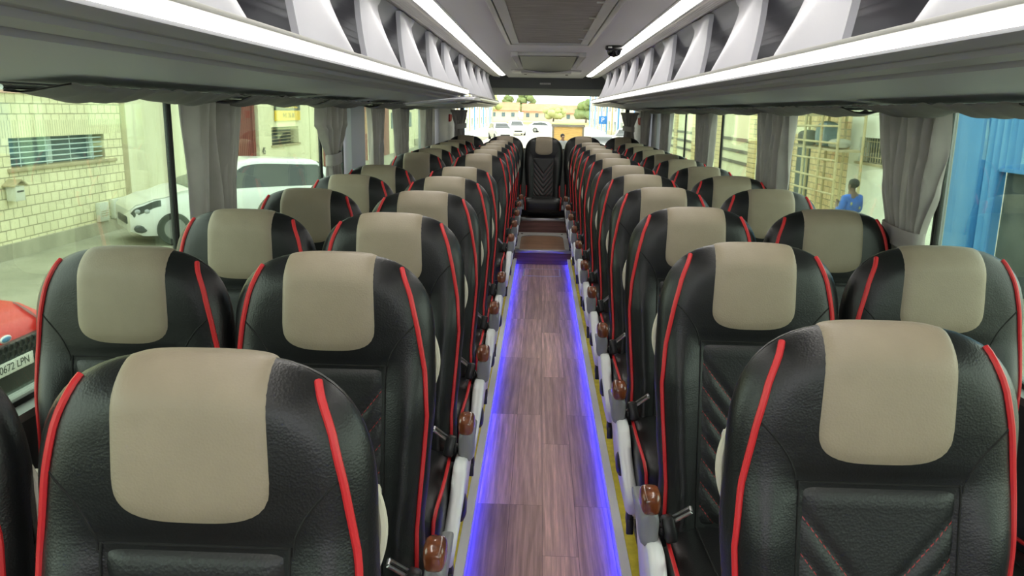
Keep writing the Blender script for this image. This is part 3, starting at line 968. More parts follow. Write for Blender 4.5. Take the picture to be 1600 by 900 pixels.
def part_meshes():
    P = {}
    def keep(key, mb, mat, **kw):
        o = mb.build(key, mat, **kw); P[key] = o.data; D.objects.remove(o)
    keep('backrest', backrest_mb(), M['leather'], merge=2e-5, angle=80)
    keep('headrest_pad', pad_mb(), M['pad'], angle=80, recalc=True)
    for s, n in ((-1, 'piping_l'), (1, 'piping_r')):
        keep(n, piping_mb(s), M['piping']); keep(n + '_low', piping_mb(s, True), M['piping'])
        keep('cpip' + n[-2:], cushion_piping_mb(s), M['piping'])
        keep('shield' + n[-2:], shield_mb(s), M['white_plastic'], angle=50)
        keep('armw' + n[-2:], arm_mb(s, 'wood'), M['wood_gloss'], angle=60)
        keep('armg' + n[-2:], arm_mb(s, 'grey'), M['grey_plastic'], angle=60)
        # recliner lever, clip, belt buckle, grab handle
        mb = MB(); mb.sq_loft([(-.28, .006, .32, .345), (-.27, .012, .305, .36), (-.235, .014, .295, .365), (-.20, .012, .305, .36), (-.185, .006, .325, .345)], 20, 2.4)
        for v in mb.bm.verts: v.co.x += s * .248
        keep('lever' + n[-2:], mb, M['black_plastic'])
        mb = MB(); mb.box((s * .232, -.395, .235), (.018, .03, .05), .005, rot=(R(25), 0, 0)); mb.box((s * .229, -.405, .21), (.022, .012, .06), .004, rot=(R(-15), 0, 0))
        mb.tube([(s * .230, -.39, .24), (s * .225, -.36, .27)], .006, 6)
        keep('clip' + n[-2:], mb, M['black_plastic'])
        mb = MB(); mb.box((s * .205, -.16, .485), (.030, .048, .062), .008, rot=(R(-18), R(12 * s), 0)); mb.box((s * .215, -.13, .452), (.022, .03, .05), .005)
        keep('buckle' + n[-2:], mb, M['black_plastic'])
        mb = MB()
        a, b = Vector((s * .198, -.165, .505)), Vector((s * .162, -.19, .545))
        mb.tube([a, b], .0045, 8); mb.tube([a + Vector((0, .016, .003)), b + Vector((0, .016, .003))], .0045, 8); mb.tube([b, b + Vector((0, .016, .003))], .0045, 8)
        keep('tongue' + n[-2:], mb, M['metal'])
        mb = MB()
        pts = []
        for i in range(13):
            t = i / 12; dz = lerp(.175, .31, t)
            p = surf(s * hw(dz), dz, True)
            pts.append(p + Vector((s * (.013 * math.sin(PI * t) - .012), .020, 0)))
        mb.tube(pts, [.005 + .003 * math.sin(PI * i / 12) for i in range(13)], 8)
        keep('handle' + n[-2:], mb, M['cream_plastic'])
        mb = MB()
        pts = [p + Vector((s * .002, .02, 0)) for p in pts]
        mb.box((s * (hw(.24) - .022), surf(s * .2, .24, True).y + .010, HJ + H - .24), (.03, .03, .08), .008)
        keep('hplate' + n[-2:], mb, M['cream_plastic'])
    keep('seam', seam_mb(), M['seam']); keep('quilted_panel', quilt_mb(), M['quilt'], angle=75)
    keep('back_shell', shell_mb(), M['shell'], angle=70)
    keep('cushion', cushion_mb(), M['leather'], angle=60); keep('cushion_seam', seat_seam_mb(), M['seam'])
    keep('pedestal', base_mb(), M['frame_metal'])
    return P
PM = part_meshes()
def add(name, key, parent):
    o = D.objects.new(name, PM[key]); COL.objects.link(o); o.parent = parent; return o
def make_seat(kind, side):
    """kind: aisle / window / rear; side: +1 when the aisle lies on the seat's +x side"""
    t = empty('coach_seat')
    e = '_r' if side > 0 else '_l'
    b = add('backrest', 'backrest', t)
    b['label'] = 'black leather backrest'
    pd = add('headrest_pad', 'headrest_pad', t); pd['label'] = 'taupe headrest pad'
    q = add('quilted_panel', 'quilted_panel', t); q['label'] = 'panel stitched in red chevrons'
    add('seam', 'seam', b)
    low = '_low' if kind == 'rear' else ''
    for n in ('_l', '_r'):
        p = add('piping', 'piping' + n + low, t); p['label'] = 'red piping'
    add('back_shell', 'back_shell', t)
    c = add('cushion', 'cushion', t); add('cushion_seam', 'cushion_seam', c)
    for n in ('_l', '_r'):
        p = add('cushion_piping', 'cpip' + n, c); p['label'] = 'red piping'
    if kind != 'rear': add('pedestal', 'pedestal', t)
    if kind == 'aisle':
        sh = add('side_shield', 'shield' + e, t); sh['label'] = 'white plastic side cover'
        add('recline_lever', 'lever' + e, sh); add('hook', 'clip' + e, sh)
        ar = add('armrest', 'armg' + e, t); ar['label'] = 'grey armrest'
        wd = add('wooden_cap', 'armw' + e, ar); wd['label'] = 'glossy brown wood cap'
    if kind != 'rear':
        h = add('grab_handle', 'handle' + e, t); h['label'] = 'cream grab handle'
        add('mount', 'hplate' + e, h)
    if kind != 'rear':
        bk = add('belt_buckle', 'buckle' + e, t); tn_ = add('tongue', 'tongue' + e, bk); tn_['label'] = 'metal belt tongue'
    return t
proto = {}
def seat(kind, side, x, y, z, label, group, first={}):
    key = (kind, side)
    if key not in proto: proto[key] = o = make_seat(kind, side)
    else: o = copy_tree(proto[key])
    o.location = (x, y, z)
    tag(o, label, 'seat', group)
    return o
ORD = ['nearest', 'second', 'third', 'fourth', 'fifth', 'sixth', 'seventh', 'eighth', 'ninth', 'tenth', 'eleventh']
CY = .092                                             # crest of the backrest lies this far behind the seat's origin
Lrows = [.975, 1.72, 2.42, 3.11, 3.82, 4.52, 5.93, 6.66, 7.36, 8.06, 8.74]
Rrows = [1.215, 1.985, 2.745, 3.48, 4.20, 4.92, 5.68, 6.40, 7.14, 7.86, 8.62]
for i, d in enumerate(Lrows):
    row = '%s row from the camera' % ORD[i] if i else 'row nearest the camera'
    extra = ', just past the door gap' if i == 6 else (', just before the door gap' if i == 5 else '')
    seat('aisle', 1, -.467 if i == 0 else -.488, d - CY, ZP, 'black and taupe seat on the left edge of the aisle, %s' % row, 'seats along the left of the aisle')
    seat('window', 1, -.945, d - CY + .012, ZP, 'black and taupe seat by the left windows, %s' % row, 'seats by the left windows')
for i, d in enumerate(Rrows):
    row = '%s row from the camera' % ORD[i] if i else 'row nearest the camera'
    seat('aisle', -1, .490, d - CY, ZP, 'black and taupe seat on the right edge of the aisle, %s' % row, 'seats along the right of the aisle')
    if i: seat('window', -1, .948, d - CY + .012, ZP, 'black and taupe seat by the right windows, %s' % row, 'seats by the right windows')
for x, z, l in ((-.924, .075, 'rear bench seat in the left corner, under the rear window'), (-.462, .075, 'rear bench seat left of the centre one, under the rear window'),
             (0, .072, 'centre rear seat facing straight down the aisle above the wooden steps'), (.462, .085, 'rear bench seat right of the centre one, under the rear window'),
             (.924, .085, 'rear bench seat in the right corner, under the rear window')):
    seat('rear', 1, x, 9.62 - CY, z, l, 'rear bench row')

# ------------------------------------------------------------------ curtains
def curtain(s, yc, wt, wb, tie, label, folds=7, seed=0, x0=1.185, zt=1.515, zb=.92, tiez=1.12, shift=0.0):
    rnd = random.Random(seed)
    ph = [rnd.random() * 6.28 for _ in range(5)]
    c = empty('curtain', (s * x0, yc, zb)); tag(c, label, 'curtain', 'grey side window curtains')
    hgt = zt - zb
    tv = (tiez - zb) / hgt
    def f(u, v, o=0.0):
        if tie: wd = interp([(0, wb * 1.5), (tv, wb), (tv + .28, lerp(wb, wt, .62)), (.8, wt * .97), (1, wt)], v)
        else: wd = interp([(0, wb), (.5, lerp(wb, wt, .7)), (1, wt)], v)
        amp = .025 * lerp(.7, 1.0, v) * (1.0 if not tie else (.55 + .45 * min(1, abs(v - tv) * 4)))
        uu = u + .03 * math.sin(5 * u + ph[0] + 2.0 * v) + .015 * math.sin(13 * u + ph[1])
        y = (u - .5) * wd + shift * (1 - v) + .012 * math.sin(6 * v + ph[2] + 4 * u)
        x = amp * math.sin(2 * PI * folds * uu + ph[3]) + .45 * amp * math.sin(2 * PI * folds * 1.73 * uu + ph[4] + 2.5 * v)
        # a flatter fold that falls across
        x -= .012 * ss(.15, .0, abs(u - (.30 + .35 * v)))
        return Vector((s * (x - o), y, v * hgt))
    m = MB()
    m.grid(lambda u, v: f(u, v), folds * 14, 30)
    m.grid(lambda u, v: f(u, v, -.003), folds * 14, 30, flip=True)
    m.grid(lambda u, v: f(0, u, -.003 * v), 30, 1); m.grid(lambda u, v: f(1, u, -.003 * v), 30, 1)
    m.build('drape', M['cloth'], c, merge=1e-5, angle=80)
    if tie:
        m = MB(); hw_ = wb / 2 + .015
        def band(u, v, o=0):
            a = 2 * PI * u
            q = (abs(math.cos(a)) ** 3 + abs(math.sin(a)) ** 3) ** (-1 / 3)
            return Vector((s * (-.002 + (.034 + o) * math.sin(a) * q), (hw_ + o) * math.cos(a) * q + shift * (1 - tv), (tiez - zb) + (v - .5) * .06 + .008 * math.cos(a)))
        m.grid(lambda u, v: band(u, v), 36, 3, wrap_u=True); m.grid(lambda u, v: band(u, v, -.004), 36, 3, wrap_u=True, flip=True)
        m.build('tieback', M['cloth'], c)
    return c
curtain(-1, 2.83, .44, .34, False, 'grey curtain hanging loose at the nearest left window', 6, 1, shift=-.06)
curtain(-1, 4.45, .50, .17, True, 'grey curtain tied in at the waist at the second left window', 6, 2, tiez=1.22)
curtain(-1, 5.62, .42, .24, False, 'grey curtain just behind the wide left pillar', 6, 3)
curtain(-1, 6.65, .55, .24, False, 'grey curtain at the left window past the door gap', 7, 4)
curtain(-1, 8.1, .50, .30, False, 'grey curtain before the left rear corner pillar', 7, 5)
curtain(1, 2.755, .43, .23, True, 'wide grey curtain tied back at the nearest right window', 8, 6, tiez=1.105, shift=-.06)
curtain(1, 4.36, .60, .32, False, 'grey curtain at the second right window joint', 8, 7, shift=-.05)
curtain(1, 6.15, .58, .34, False, 'grey curtain at the third right window joint', 8, 8)
curtain(1, 8.05, .60, .34, False, 'grey curtain at the fourth right window joint', 7, 9)
curtain(1, 9.25, .40, .30, False, 'grey curtain against the grey right rear pillar', 6, 10, x0=1.13)
# rear window curtains in the corners
for s, side, sd in ((-1, 'left', 11), (1, 'right', 12)):
    c = curtain(s, 10.28, .34, .20, True, 'dark grey curtain in the %s corner of the rear window' % side, 6, sd, x0=1.06, tiez=1.30, zt=1.50)
    c.rotation_euler = (0, 0, s * R(28))

# gathered valances along the top of the windows
def valance(s, y0, y1, label, seed):
    rnd = random.Random(seed); ph = [rnd.random() * 6.28 for _ in range(4)]
    L = y1 - y0
    v_ = empty('curtain_valance', (s * 1.10, (y0 + y1) / 2, 1.526)); tag(v_, label, 'valance', 'gathered valances under the luggage racks')
    def f(u, v, o=0):
        y = (u - .5) * L
        sag = .027 * abs(math.sin(PI * u * 2 + ph[0] * .1)) ** .7
        x = lerp(-.06, .09, v)
        z = .006 - .016 * v - sag * math.sin(PI * v * .9 + .15) - .004 * math.sin(34 * u * L + ph[1] + 5 * v) * v - .003 * math.sin(61 * u * L + ph[2])
        return Vector((s * x, y, z - o))
    n = int(L * 60)
    m = MB()
    m.grid(lambda u, v: f(u, v), n, 8); m.grid(lambda u, v: f(u, v, .004), n, 8, flip=True)
    m.grid(lambda u, v: f(u, 0, .004 * v), n, 1); m.grid(lambda u, v: f(u, 1, .004 * v), n, 1)
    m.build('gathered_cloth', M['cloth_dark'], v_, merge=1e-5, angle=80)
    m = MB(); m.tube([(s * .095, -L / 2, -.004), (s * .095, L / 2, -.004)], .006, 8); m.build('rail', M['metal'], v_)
LV = [(.2, 1.25), (1.72, 2.75), (2.80, 3.75), (3.85, 4.85), (5.2, 6.3), (6.4, 7.9)]
RV = [(.5, 1.65), (1.9, 2.9), (3.0, 4.35), (4.45, 5.7), (5.8, 7.3), (7.4, 8.9)]
W_ = ['first', 'second', 'third', 'fourth', 'fifth', 'sixth']
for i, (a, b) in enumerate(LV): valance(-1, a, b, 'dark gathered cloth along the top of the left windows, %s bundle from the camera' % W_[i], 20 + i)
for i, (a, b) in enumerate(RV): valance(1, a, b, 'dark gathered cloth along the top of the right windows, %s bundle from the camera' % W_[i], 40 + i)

# red hammer boxes on the rear corner panels
for s, side in ((-1, 'left'), (1, 'right')):
    hb = empty('hammer_box', (s * 1.155, 9.95, 1.40)); tag(hb, 'small red emergency hammer box on the %s rear corner panel' % side, 'hammer box')
    m = MB(); m.box((0, 0, 0), (.03, .09, .09), .008); m.build('case', M['red_box'], hb)
    m = MB(); m.tube([(-s * .018, -.02, -.03), (-s * .018, .02, .03)], .006, 8); m.box((-s * .018, .02, .03), (.012, .04, .014), .003); m.build('hammer', simple('hammer_red', (.75, .08, .08), .4), hb)

# ------------------------------------------------------------------ outside
G = -1.25
m = MB(); m.box((0, 30, G - .1), (60, 120, .2)); struct(m.build('ground', M['ground']))
m = MB(); m.box((1.5, 100, G - .02), (14, 130, .06)); struct(m.build('road', M['road']))
m = MB(); m.box((0, 175, G - .04), (200, 22, .1)); struct(m.build('ground_verge', M['earth']))
m = MB(); m.box((0, 200, G - .03), (240, 34, .14)); struct(m.build('field_grass', M['grass']))
m = MB(); m.box((0, 330, G - .1), (600, 230, .2)); struct(m.build('field_earth', M['earth']))

def wallblk(name, x0, x1, y0, y1, z0, z1, mat, parent=None):
    m = MB(); m.box(((x0 + x1) / 2, (y0 + y1) / 2, (z0 + z1) / 2), (abs(x1 - x0), abs(y1 - y0), abs(z1 - z0)))
    return m.build(name, mat, parent, smooth=False)
XL = -9.5
bl = empty('brick_building', (XL, 14, G)); tag(bl, 'yellow block-walled building with a barred window, left of the coach', 'building')
def loc(o): return o
def rel(e):  # build in world coordinates, then parent keeping the place
    def f(o):
        o.parent = e; o.location = Vector(o.location) - Vector(e.location); return o
    return f
rb = rel(bl)
# wall pieces around the window opening (y 14.1..17.3, z .33...87)
m = MB()
for (a, b, c, d) in ((4, 18.05, -.98, .33), (4, 14.12, .33, .87), (17.28, 18.05, .33, .87), (4, 18.05, 1.18, 5.5)):
    m.box((XL - .25, (a + b) / 2, (c + d) / 2), (.5, b - a, d - c))
rb(m.build('block_wall', M['brick_yellow'], smooth=False))
m = MB(); m.box((XL - .25, (4 + 18.05) / 2, 1.025), (.5, 14.05, .31)); rb(m.build('soldier_course', M['brick_soldier'], smooth=False))
m = MB(); m.box((XL - .22, 11.05, (G - .98) / 2), (.56, 14.1, -.98 - G)); rb(m.build('plinth', M['concrete_band'], smooth=False))
m = MB(); m.box((XL - .2, 15.85, .30), (.5, 3.7, .07), .01); rb(m.build('window_ledge', M['ledge']))
bw = rb(wallblk('barred_window', XL - .34, XL - .30, 14.12, 17.28, .33, .87, M['win_blue']))
m = MB()
for k in range(5): m.tube([(.26, -1.58, -.20 + .10 * k), (.26, 1.58, -.20 + .10 * k)], .012, 6)
for k in range(4): m.tube([(.255, -1.2 + .8 * k, -.26), (.255, -1.2 + .8 * k, .26)], .010, 6)
m.build('bars', M['bar_paint'], bw)
for v in bw.data.vertices: v.co -= Vector((XL - .32, 15.7, .6))
bw.location = Vector((XL - .32, 15.7, .6)) - Vector(bl.location)
m = MB(); m.box((.05, .0, 0), (.06, .14, .54), .006); m.box((.05, -1.56, 0), (.06, .06, .54)); m.box((.05, 1.5, 0), (.06, .16, .54)); m.build('frame', M['bar_paint'], bw)
m = MB(); m.box((XL - .15, 18.17, 1.9), (.3, .26, 6.3)); rb(m.build('corner_strip', M['ledge'], smooth=False))
tag(wallblk('wall_sign', XL - .02, XL + .03, 11.5, 15.6, 1.66, 2.05, M['pink']), 'pale pink sign board high on the yellow block wall', 'sign')
mb_ = empty('mailbox', (XL + .12, 13.98, -.22)); tag(mb_, 'small pale house-shaped letter box on the yellow block wall', 'letter box')
m = MB(); m.box((0, 0, .13), (.18, .26, .26), .01); m.build('box', M['cab_grey'], mb_)
m = MB(); m.prism([(-.19, .26), (0, .36), (.19, .26), (.19, .28), (0, .385), (-.19, .28)], 'x', -.11, .13); m.build('roof', M['ledge'], mb_)
m = MB(); m.box((.095, 0, .17), (.01, .18, .03)); m.build('slot', M['plate_ink'], mb_)
for (y0, y1, z0, z1, l) in ((16.70, 17.06, -.972, -.57, 'smaller pale meter cabinet low on the yellow block wall'), (17.27, 17.84, -.972, -.55, 'larger pale meter cabinet low on the wall by the corner strip')):
    e = empty('meter_cabinet', (XL + .055, (y0 + y1) / 2, z0)); tag(e, l, 'meter cabinet', 'meter cabinets on the block wall')
    m = MB(); m.box((0, 0, (z1 - z0) / 2), (.10, y1 - y0, z1 - z0), .008); m.build('case', M['cab_grey'], e)
    m = MB()
    for k in range(3): m.box((.052, 0, (z1 - z0) * (.30 + .12 * k)), (.008, (y1 - y0) * .8, .012))
    m.build('slot', M['ledge'], e)
# concrete wall, maroon gate, cream building with the sign
cw = wallblk('concrete_wall', XL - .5, XL - .02, 18.3, 25.08, G, 5.5, M['concrete']); tag(cw, 'stained pale concrete wall beside the yellow block wall', 'wall')
mg = empty('maroon_gate', (XL - .1, 26.02, G)); tag(mg, 'dark maroon metal gate beyond the white car', 'gate')
m = MB()
def gate(u, v): return Vector((.03 * (1 if int(u * 22) % 2 else -1), (u - .5) * 1.8, v * 4.5))
m.grid(gate, 66, 1); m.box((-.1, 0, 2.25), (.1, 1.8, 4.5)); m.build('leaf', M['maroon'], mg, smooth=False)
m = MB(); m.box((.06, .55, 2.0), (.04, .05, 3.9)); m.build('stile', M['maroon'], mg)
cb_ = empty('cream_building', (XL, 30, G)); tag(cb_, 'cream building with a small grilled window under a yellow and black sign', 'building')
rc = rel(cb_)
m = MB()
for (a, b, c, d) in ((26.95, 33.0, G, .17), (26.95, 28.3, .17, .80), (31.5, 33.0, .17, .80), (26.95, 33.0, .80, 5.5)):
    m.box((XL - .25, (a + b) / 2, (c + d) / 2), (.5, b - a, d - c))
rc(m.build('wall', M['cream_wall'], smooth=False))
m = MB(); m.box((XL - .17, 26.95 + .35, 2.1), (.4, .7, 6.7)); rc(m.build('pilaster', M['cream_wall'], smooth=False))
m = MB(); m.box((XL - .2, 29.9, .14), (.5, 3.4, .06)); rc(m.build('window_ledge', M['ledge']))
gw = rc(wallblk('grilled_window', XL - .36, XL - .32, 28.3, 31.5, .17, .80, M['dark_open']))
m = MB()
for k in range(5): m.tube([(XL - .2, 28.3, .24 + .12 * k), (XL - .2, 31.5, .24 + .12 * k)], .014, 6)
gb = m.build('bars', M['ledge'])
gb.parent = gw; gb.location = -(Vector(gw.location) + Vector(cb_.location))
text('number', '45', .34, M['plate_ink'], cb_, (.06, 27.28 - 30, .02 - G), (PI / 2, 0, PI / 2), .005)
sg = empty('wall_sign', (XL + .05, 30.1, 1.40)); tag(sg, 'black and yellow advertising sign on the cream building', 'sign')
m = MB(); m.box((0, 0, .22), (.06, 2.9, .46)); m.build('top_board', M['sign_black'], sg)
m = MB(); m.box((0, 0, -.20), (.06, 2.9, .36)); m.build('bottom_board', M['sign_yellow'], sg)
text('lettering', 'VALORIZ', .42, M['sign_yellow'], sg, (.036, 0, .2), (PI / 2, 0, PI / 2), .004, sx=1.3)
text('lettering', '941 26 08', .27, M['sign_yellow_ink'], sg, (.036, 0, -.2), (PI / 2, 0, PI / 2), .004, sx=1.3)
wb2 = empty('workshop_building', (XL, 47, G)); tag(wb2, 'long cream workshop building with maroon doors further along on the left', 'building')
r2 = rel(wb2)
m = MB(); m.box((XL - .4, 46.8, 2.2), (.8, 27.4, 6.9)); r2(m.build('wall', M['cream_wall'], smooth=False))
for k in range(4):
    r2(wallblk('door', XL - .02, XL + .03, 35 + 6.4 * k, 37.6 + 6.4 * k, G, 1.9, M['maroon']))
    r2(wallblk('window', XL - .02, XL + .03, 38.4 + 6.4 * k, 40.0 + 6.4 * k, .3, 1.3, M['win_blue']))

# street buildings behind, two storeys
def street(name, x, y0, y1, h, s, label, wall, pipes):
    e = empty(name, (x, (y0 + y1) / 2, G)); tag(e, label, 'building')
    L = y1 - y0
    m = MB(); m.box((-s * 2.0, 0, h / 2), (4.0, L, h)); m.build('wall', wall, e, smooth=False)
    n = int(L / 8)
    for k in range(n):
        y = -L / 2 + L * (k + .5) / n
        for z in (1.2, 3.5):
            m = MB(); m.box((s * .02, y, z), (.06, 1.9, 1.1)); m.build('window', M['win_blue'], e, smooth=False)
        m = MB(); m.box((s * .05, y + L / n * .45, h / 2), (.12, .9, h)); m.build('pilaster', M['blue_paint'] if k % 2 == pipes else M['ledge'], e, smooth=False)
    m = MB(); m.box((-s * 2.0, 0, h + .1), (4.3, L + .3, .25)); m.build('parapet', M['ledge'], e, smooth=False)
    m = MB(); m.box((-s * .02, 0, .3), (.16, L, .5)); m.build('base_band', M['concrete_band'], e, smooth=False)
street('street_building', -9.7, 62, 118, 6.2, 1, 'cream two-storey street building with blue pilasters, left through the rear window', M['cream_wall'], 0)
street('street_building', -9.9, 122, 165, 6.0, 1, 'pale far street building at the end on the left', M['white_wall'], 1)
street('street_building', 8.6, 52, 108, 6.2, -1, 'cream street building with blue pilasters, right through the rear window', M['cream_wall'], 0)
street('street_building', 9.4, 112, 160, 6.4, -1, 'pale far street building at the end on the right', M['white_wall'], 1)
ps = empty('projecting_sign', (7.75, 104, .62)); tag(ps, 'blue square sign with a white letter on the right street building', 'sign')
m = MB(); m.box((0, 0, 0), (1.0, .1, 1.0), .02); m.build('board', M['sign_blue'], ps)
text('lettering', 'P', .8, M['sign_white'], ps, (0, -.06, 0), (PI / 2, 0, 0), .01)

# right side: white building, blue gate, scaffold, tan brick
XR = 7.5
wb3 = empty('white_building', (XR, 17, G)); tag(wb3, 'white-walled building with a dark barred window, right of the coach', 'building')
r3 = rel(wb3)
m = MB()
for (a, b, c, d) in ((14.78, 20.1, G, .48), (14.78, 17.0, .48, 1.04), (19.5, 20.1, .48, 1.04), (14.78, 20.1, 1.04, 5.5)):
    m.box((XR + .25, (a + b) / 2, (c + d) / 2), (.5, b - a, d - c))
r3(m.build('wall', M['white_wall'], smooth=False))
bwn = r3(wallblk('barred_window', XR + .25, XR + .29, 17.0, 19.5, .48, 1.04, M['dark_open']))
m = MB()
for k in range(17): m.tube([(XR + .08, 17.1 + .145 * k, .48), (XR + .08, 17.1 + .145 * k, 1.04)], .012, 6)
for z in (.6, .95): m.tube([(XR + .08, 17.0, z), (XR + .08, 19.5, z)], .012, 6)
gb = m.build('bars', M['ledge']); gb.parent = bwn; gb.location = -(Vector(bwn.location) + Vector(wb3.location))
m = MB(); m.box((XR + .15, 18.25, .45), (.4, 2.7, .06)); r3(m.build('window_ledge', M['ledge']))
m = MB(); m.tube([(XR - .06, 15.05, G), (XR - .06, 15.05, 4)], .04, 8); r3(m.build('drainpipe', M['frame_mid']))
m = MB(); m.box((XR + .1, 14.35, 2.0), (.5, .86, 6.5), .02); tag(m.build('gate_post', M['blue_paint']), 'broad blue painted gate post beside the white wall', 'gate post')
gt = empty('corrugated_gate', (XR, 10.9, G)); tag(gt, 'bright blue corrugated metal gate with a dark opening, right of the coach', 'gate')
m = MB()
def corr(y0, y1, z0, z1):
    n = max(8, int((y1 - y0) / .03))
    m.grid(lambda u, v: Vector((.07 * math.sin(2 * PI * (y0 + u * (y1 - y0)) / .20), y0 + u * (y1 - y0), z0 + v * (z1 - z0))), n, 1)
corr(-4.0, 3.02, 1.95, 6.5); corr(2.55, 3.02, 0, 1.95)
m.build('corrugated_sheet', M['blue_corr'], gt, angle=80)
m = MB(); m.box((.12, -.75, 1.0), (.06, 6.6, 2.0)); m.build('dark_doorway', M['dark_open'], gt)
m = MB(); m.box((.0, -.75, 1.95), (.12, 6.6, .06)); m.box((0, 2.56, .97), (.12, .05, 1.95)); m.build('frame', M['blue_paint'], gt)
# tan brick building with dark doorway
tb = empty('tan_brick_building', (XR + .1, 26, G)); tag(tb, 'tan brick building with dark doorway behind the scaffold, right side', 'building')
r4 = rel(tb)
m = MB(); m.box((XR + .45, 24.3, 2.2), (.5, 8.4, 6.9)); r4(m.build('wall', M['brick_tan'], smooth=False))
r4(wallblk('doorway', XR + .15, XR + .21, 23.55, 24.6, G, .98, M['dark_open']))
m = MB()
r4(wallblk('lintel', XR + .12, XR + .2, 23.4, 24.8, .98, 1.2, M['cream_wall']))
fb = empty('banded_building', (XR + .1, 45, G)); tag(fb, 'long cream building with dark horizontal bands, far along on the right', 'building')
r5 = rel(fb)
m = MB(); m.box((XR + .5, 39.5, 2.2), (.8, 21.8, 6.9)); r5(m.build('wall', M['cream_wall'], smooth=False))
for z in (-.35, .08, .52): r5(wallblk('dark_band', XR + .05, XR + .11, 29.4, 49.5, z, z + .12, M['hoard_frame']))
for k in range(4): r5(wallblk('pilaster', XR + .02, XR + .12, 29 + 5.6 * k, 29.9 + 5.6 * k, G, 5, M['brick_tan']))

# scaffold with its boards and loads
XS = 6.72
sf = empty('scaffold', (XS, 20.4, G)); tag(sf, 'metal scaffold tower against the tan brick wall, right side', 'scaffold')
posts = [-1.7, -.55, .65, 2.1]
for y in posts:
    for x in (-.02, .55):
        m = MB(); m.tube([(x, y, 0), (x, y, 3.9)], .035, 8); m.build('upright', M['scaff_metal'], sf)
for i, z in enumerate((.55, .95, 1.32, 1.72, 2.15, 2.5, 2.85, 3.3)):
    m = MB(); m.tube([(-.02, -1.75, z + (.04 if i % 2 else 0)), (-.02, 2.15, z)], .026, 6); m.build('ledger', M['scaff_metal'], sf)
for z in (1.98, 2.78):
    m = MB(); m.box((.27, .2, z), (.5, 3.8, .05)); m.build('platform_board', M['ledge'], sf)
for (y, z, dy, dz, mt, l, nm) in ((-.1, 2.005, .75, .62, 'tarp', 'blue grey sheeted bundle on the scaffold boards', 'sheeted_bundle'),
                              (-1.0, 2.005, .55, .22, 'stuff_pale', 'pale plastic tub on the scaffold boards', 'plastic_tub'),
                              (1.25, 2.005, .8, .38, 'stuff_dark', 'dark sack of rubble on the scaffold boards', 'rubble_sack')):
    m = MB(); m.sq_loft([(-dy / 2, .12, .02, dz * .7), (-dy * .42, .18, 0, dz * .95), (0, .2, 0, dz), (dy * .42, .18, 0, dz * .9), (dy / 2, .12, .02, dz * .65)], 20, 3.5)
    o = m.build(nm, M[mt], None, (XS + .27, 20.4 + y, G + z + .02)); tag(o, l, nm.replace('_', ' '))

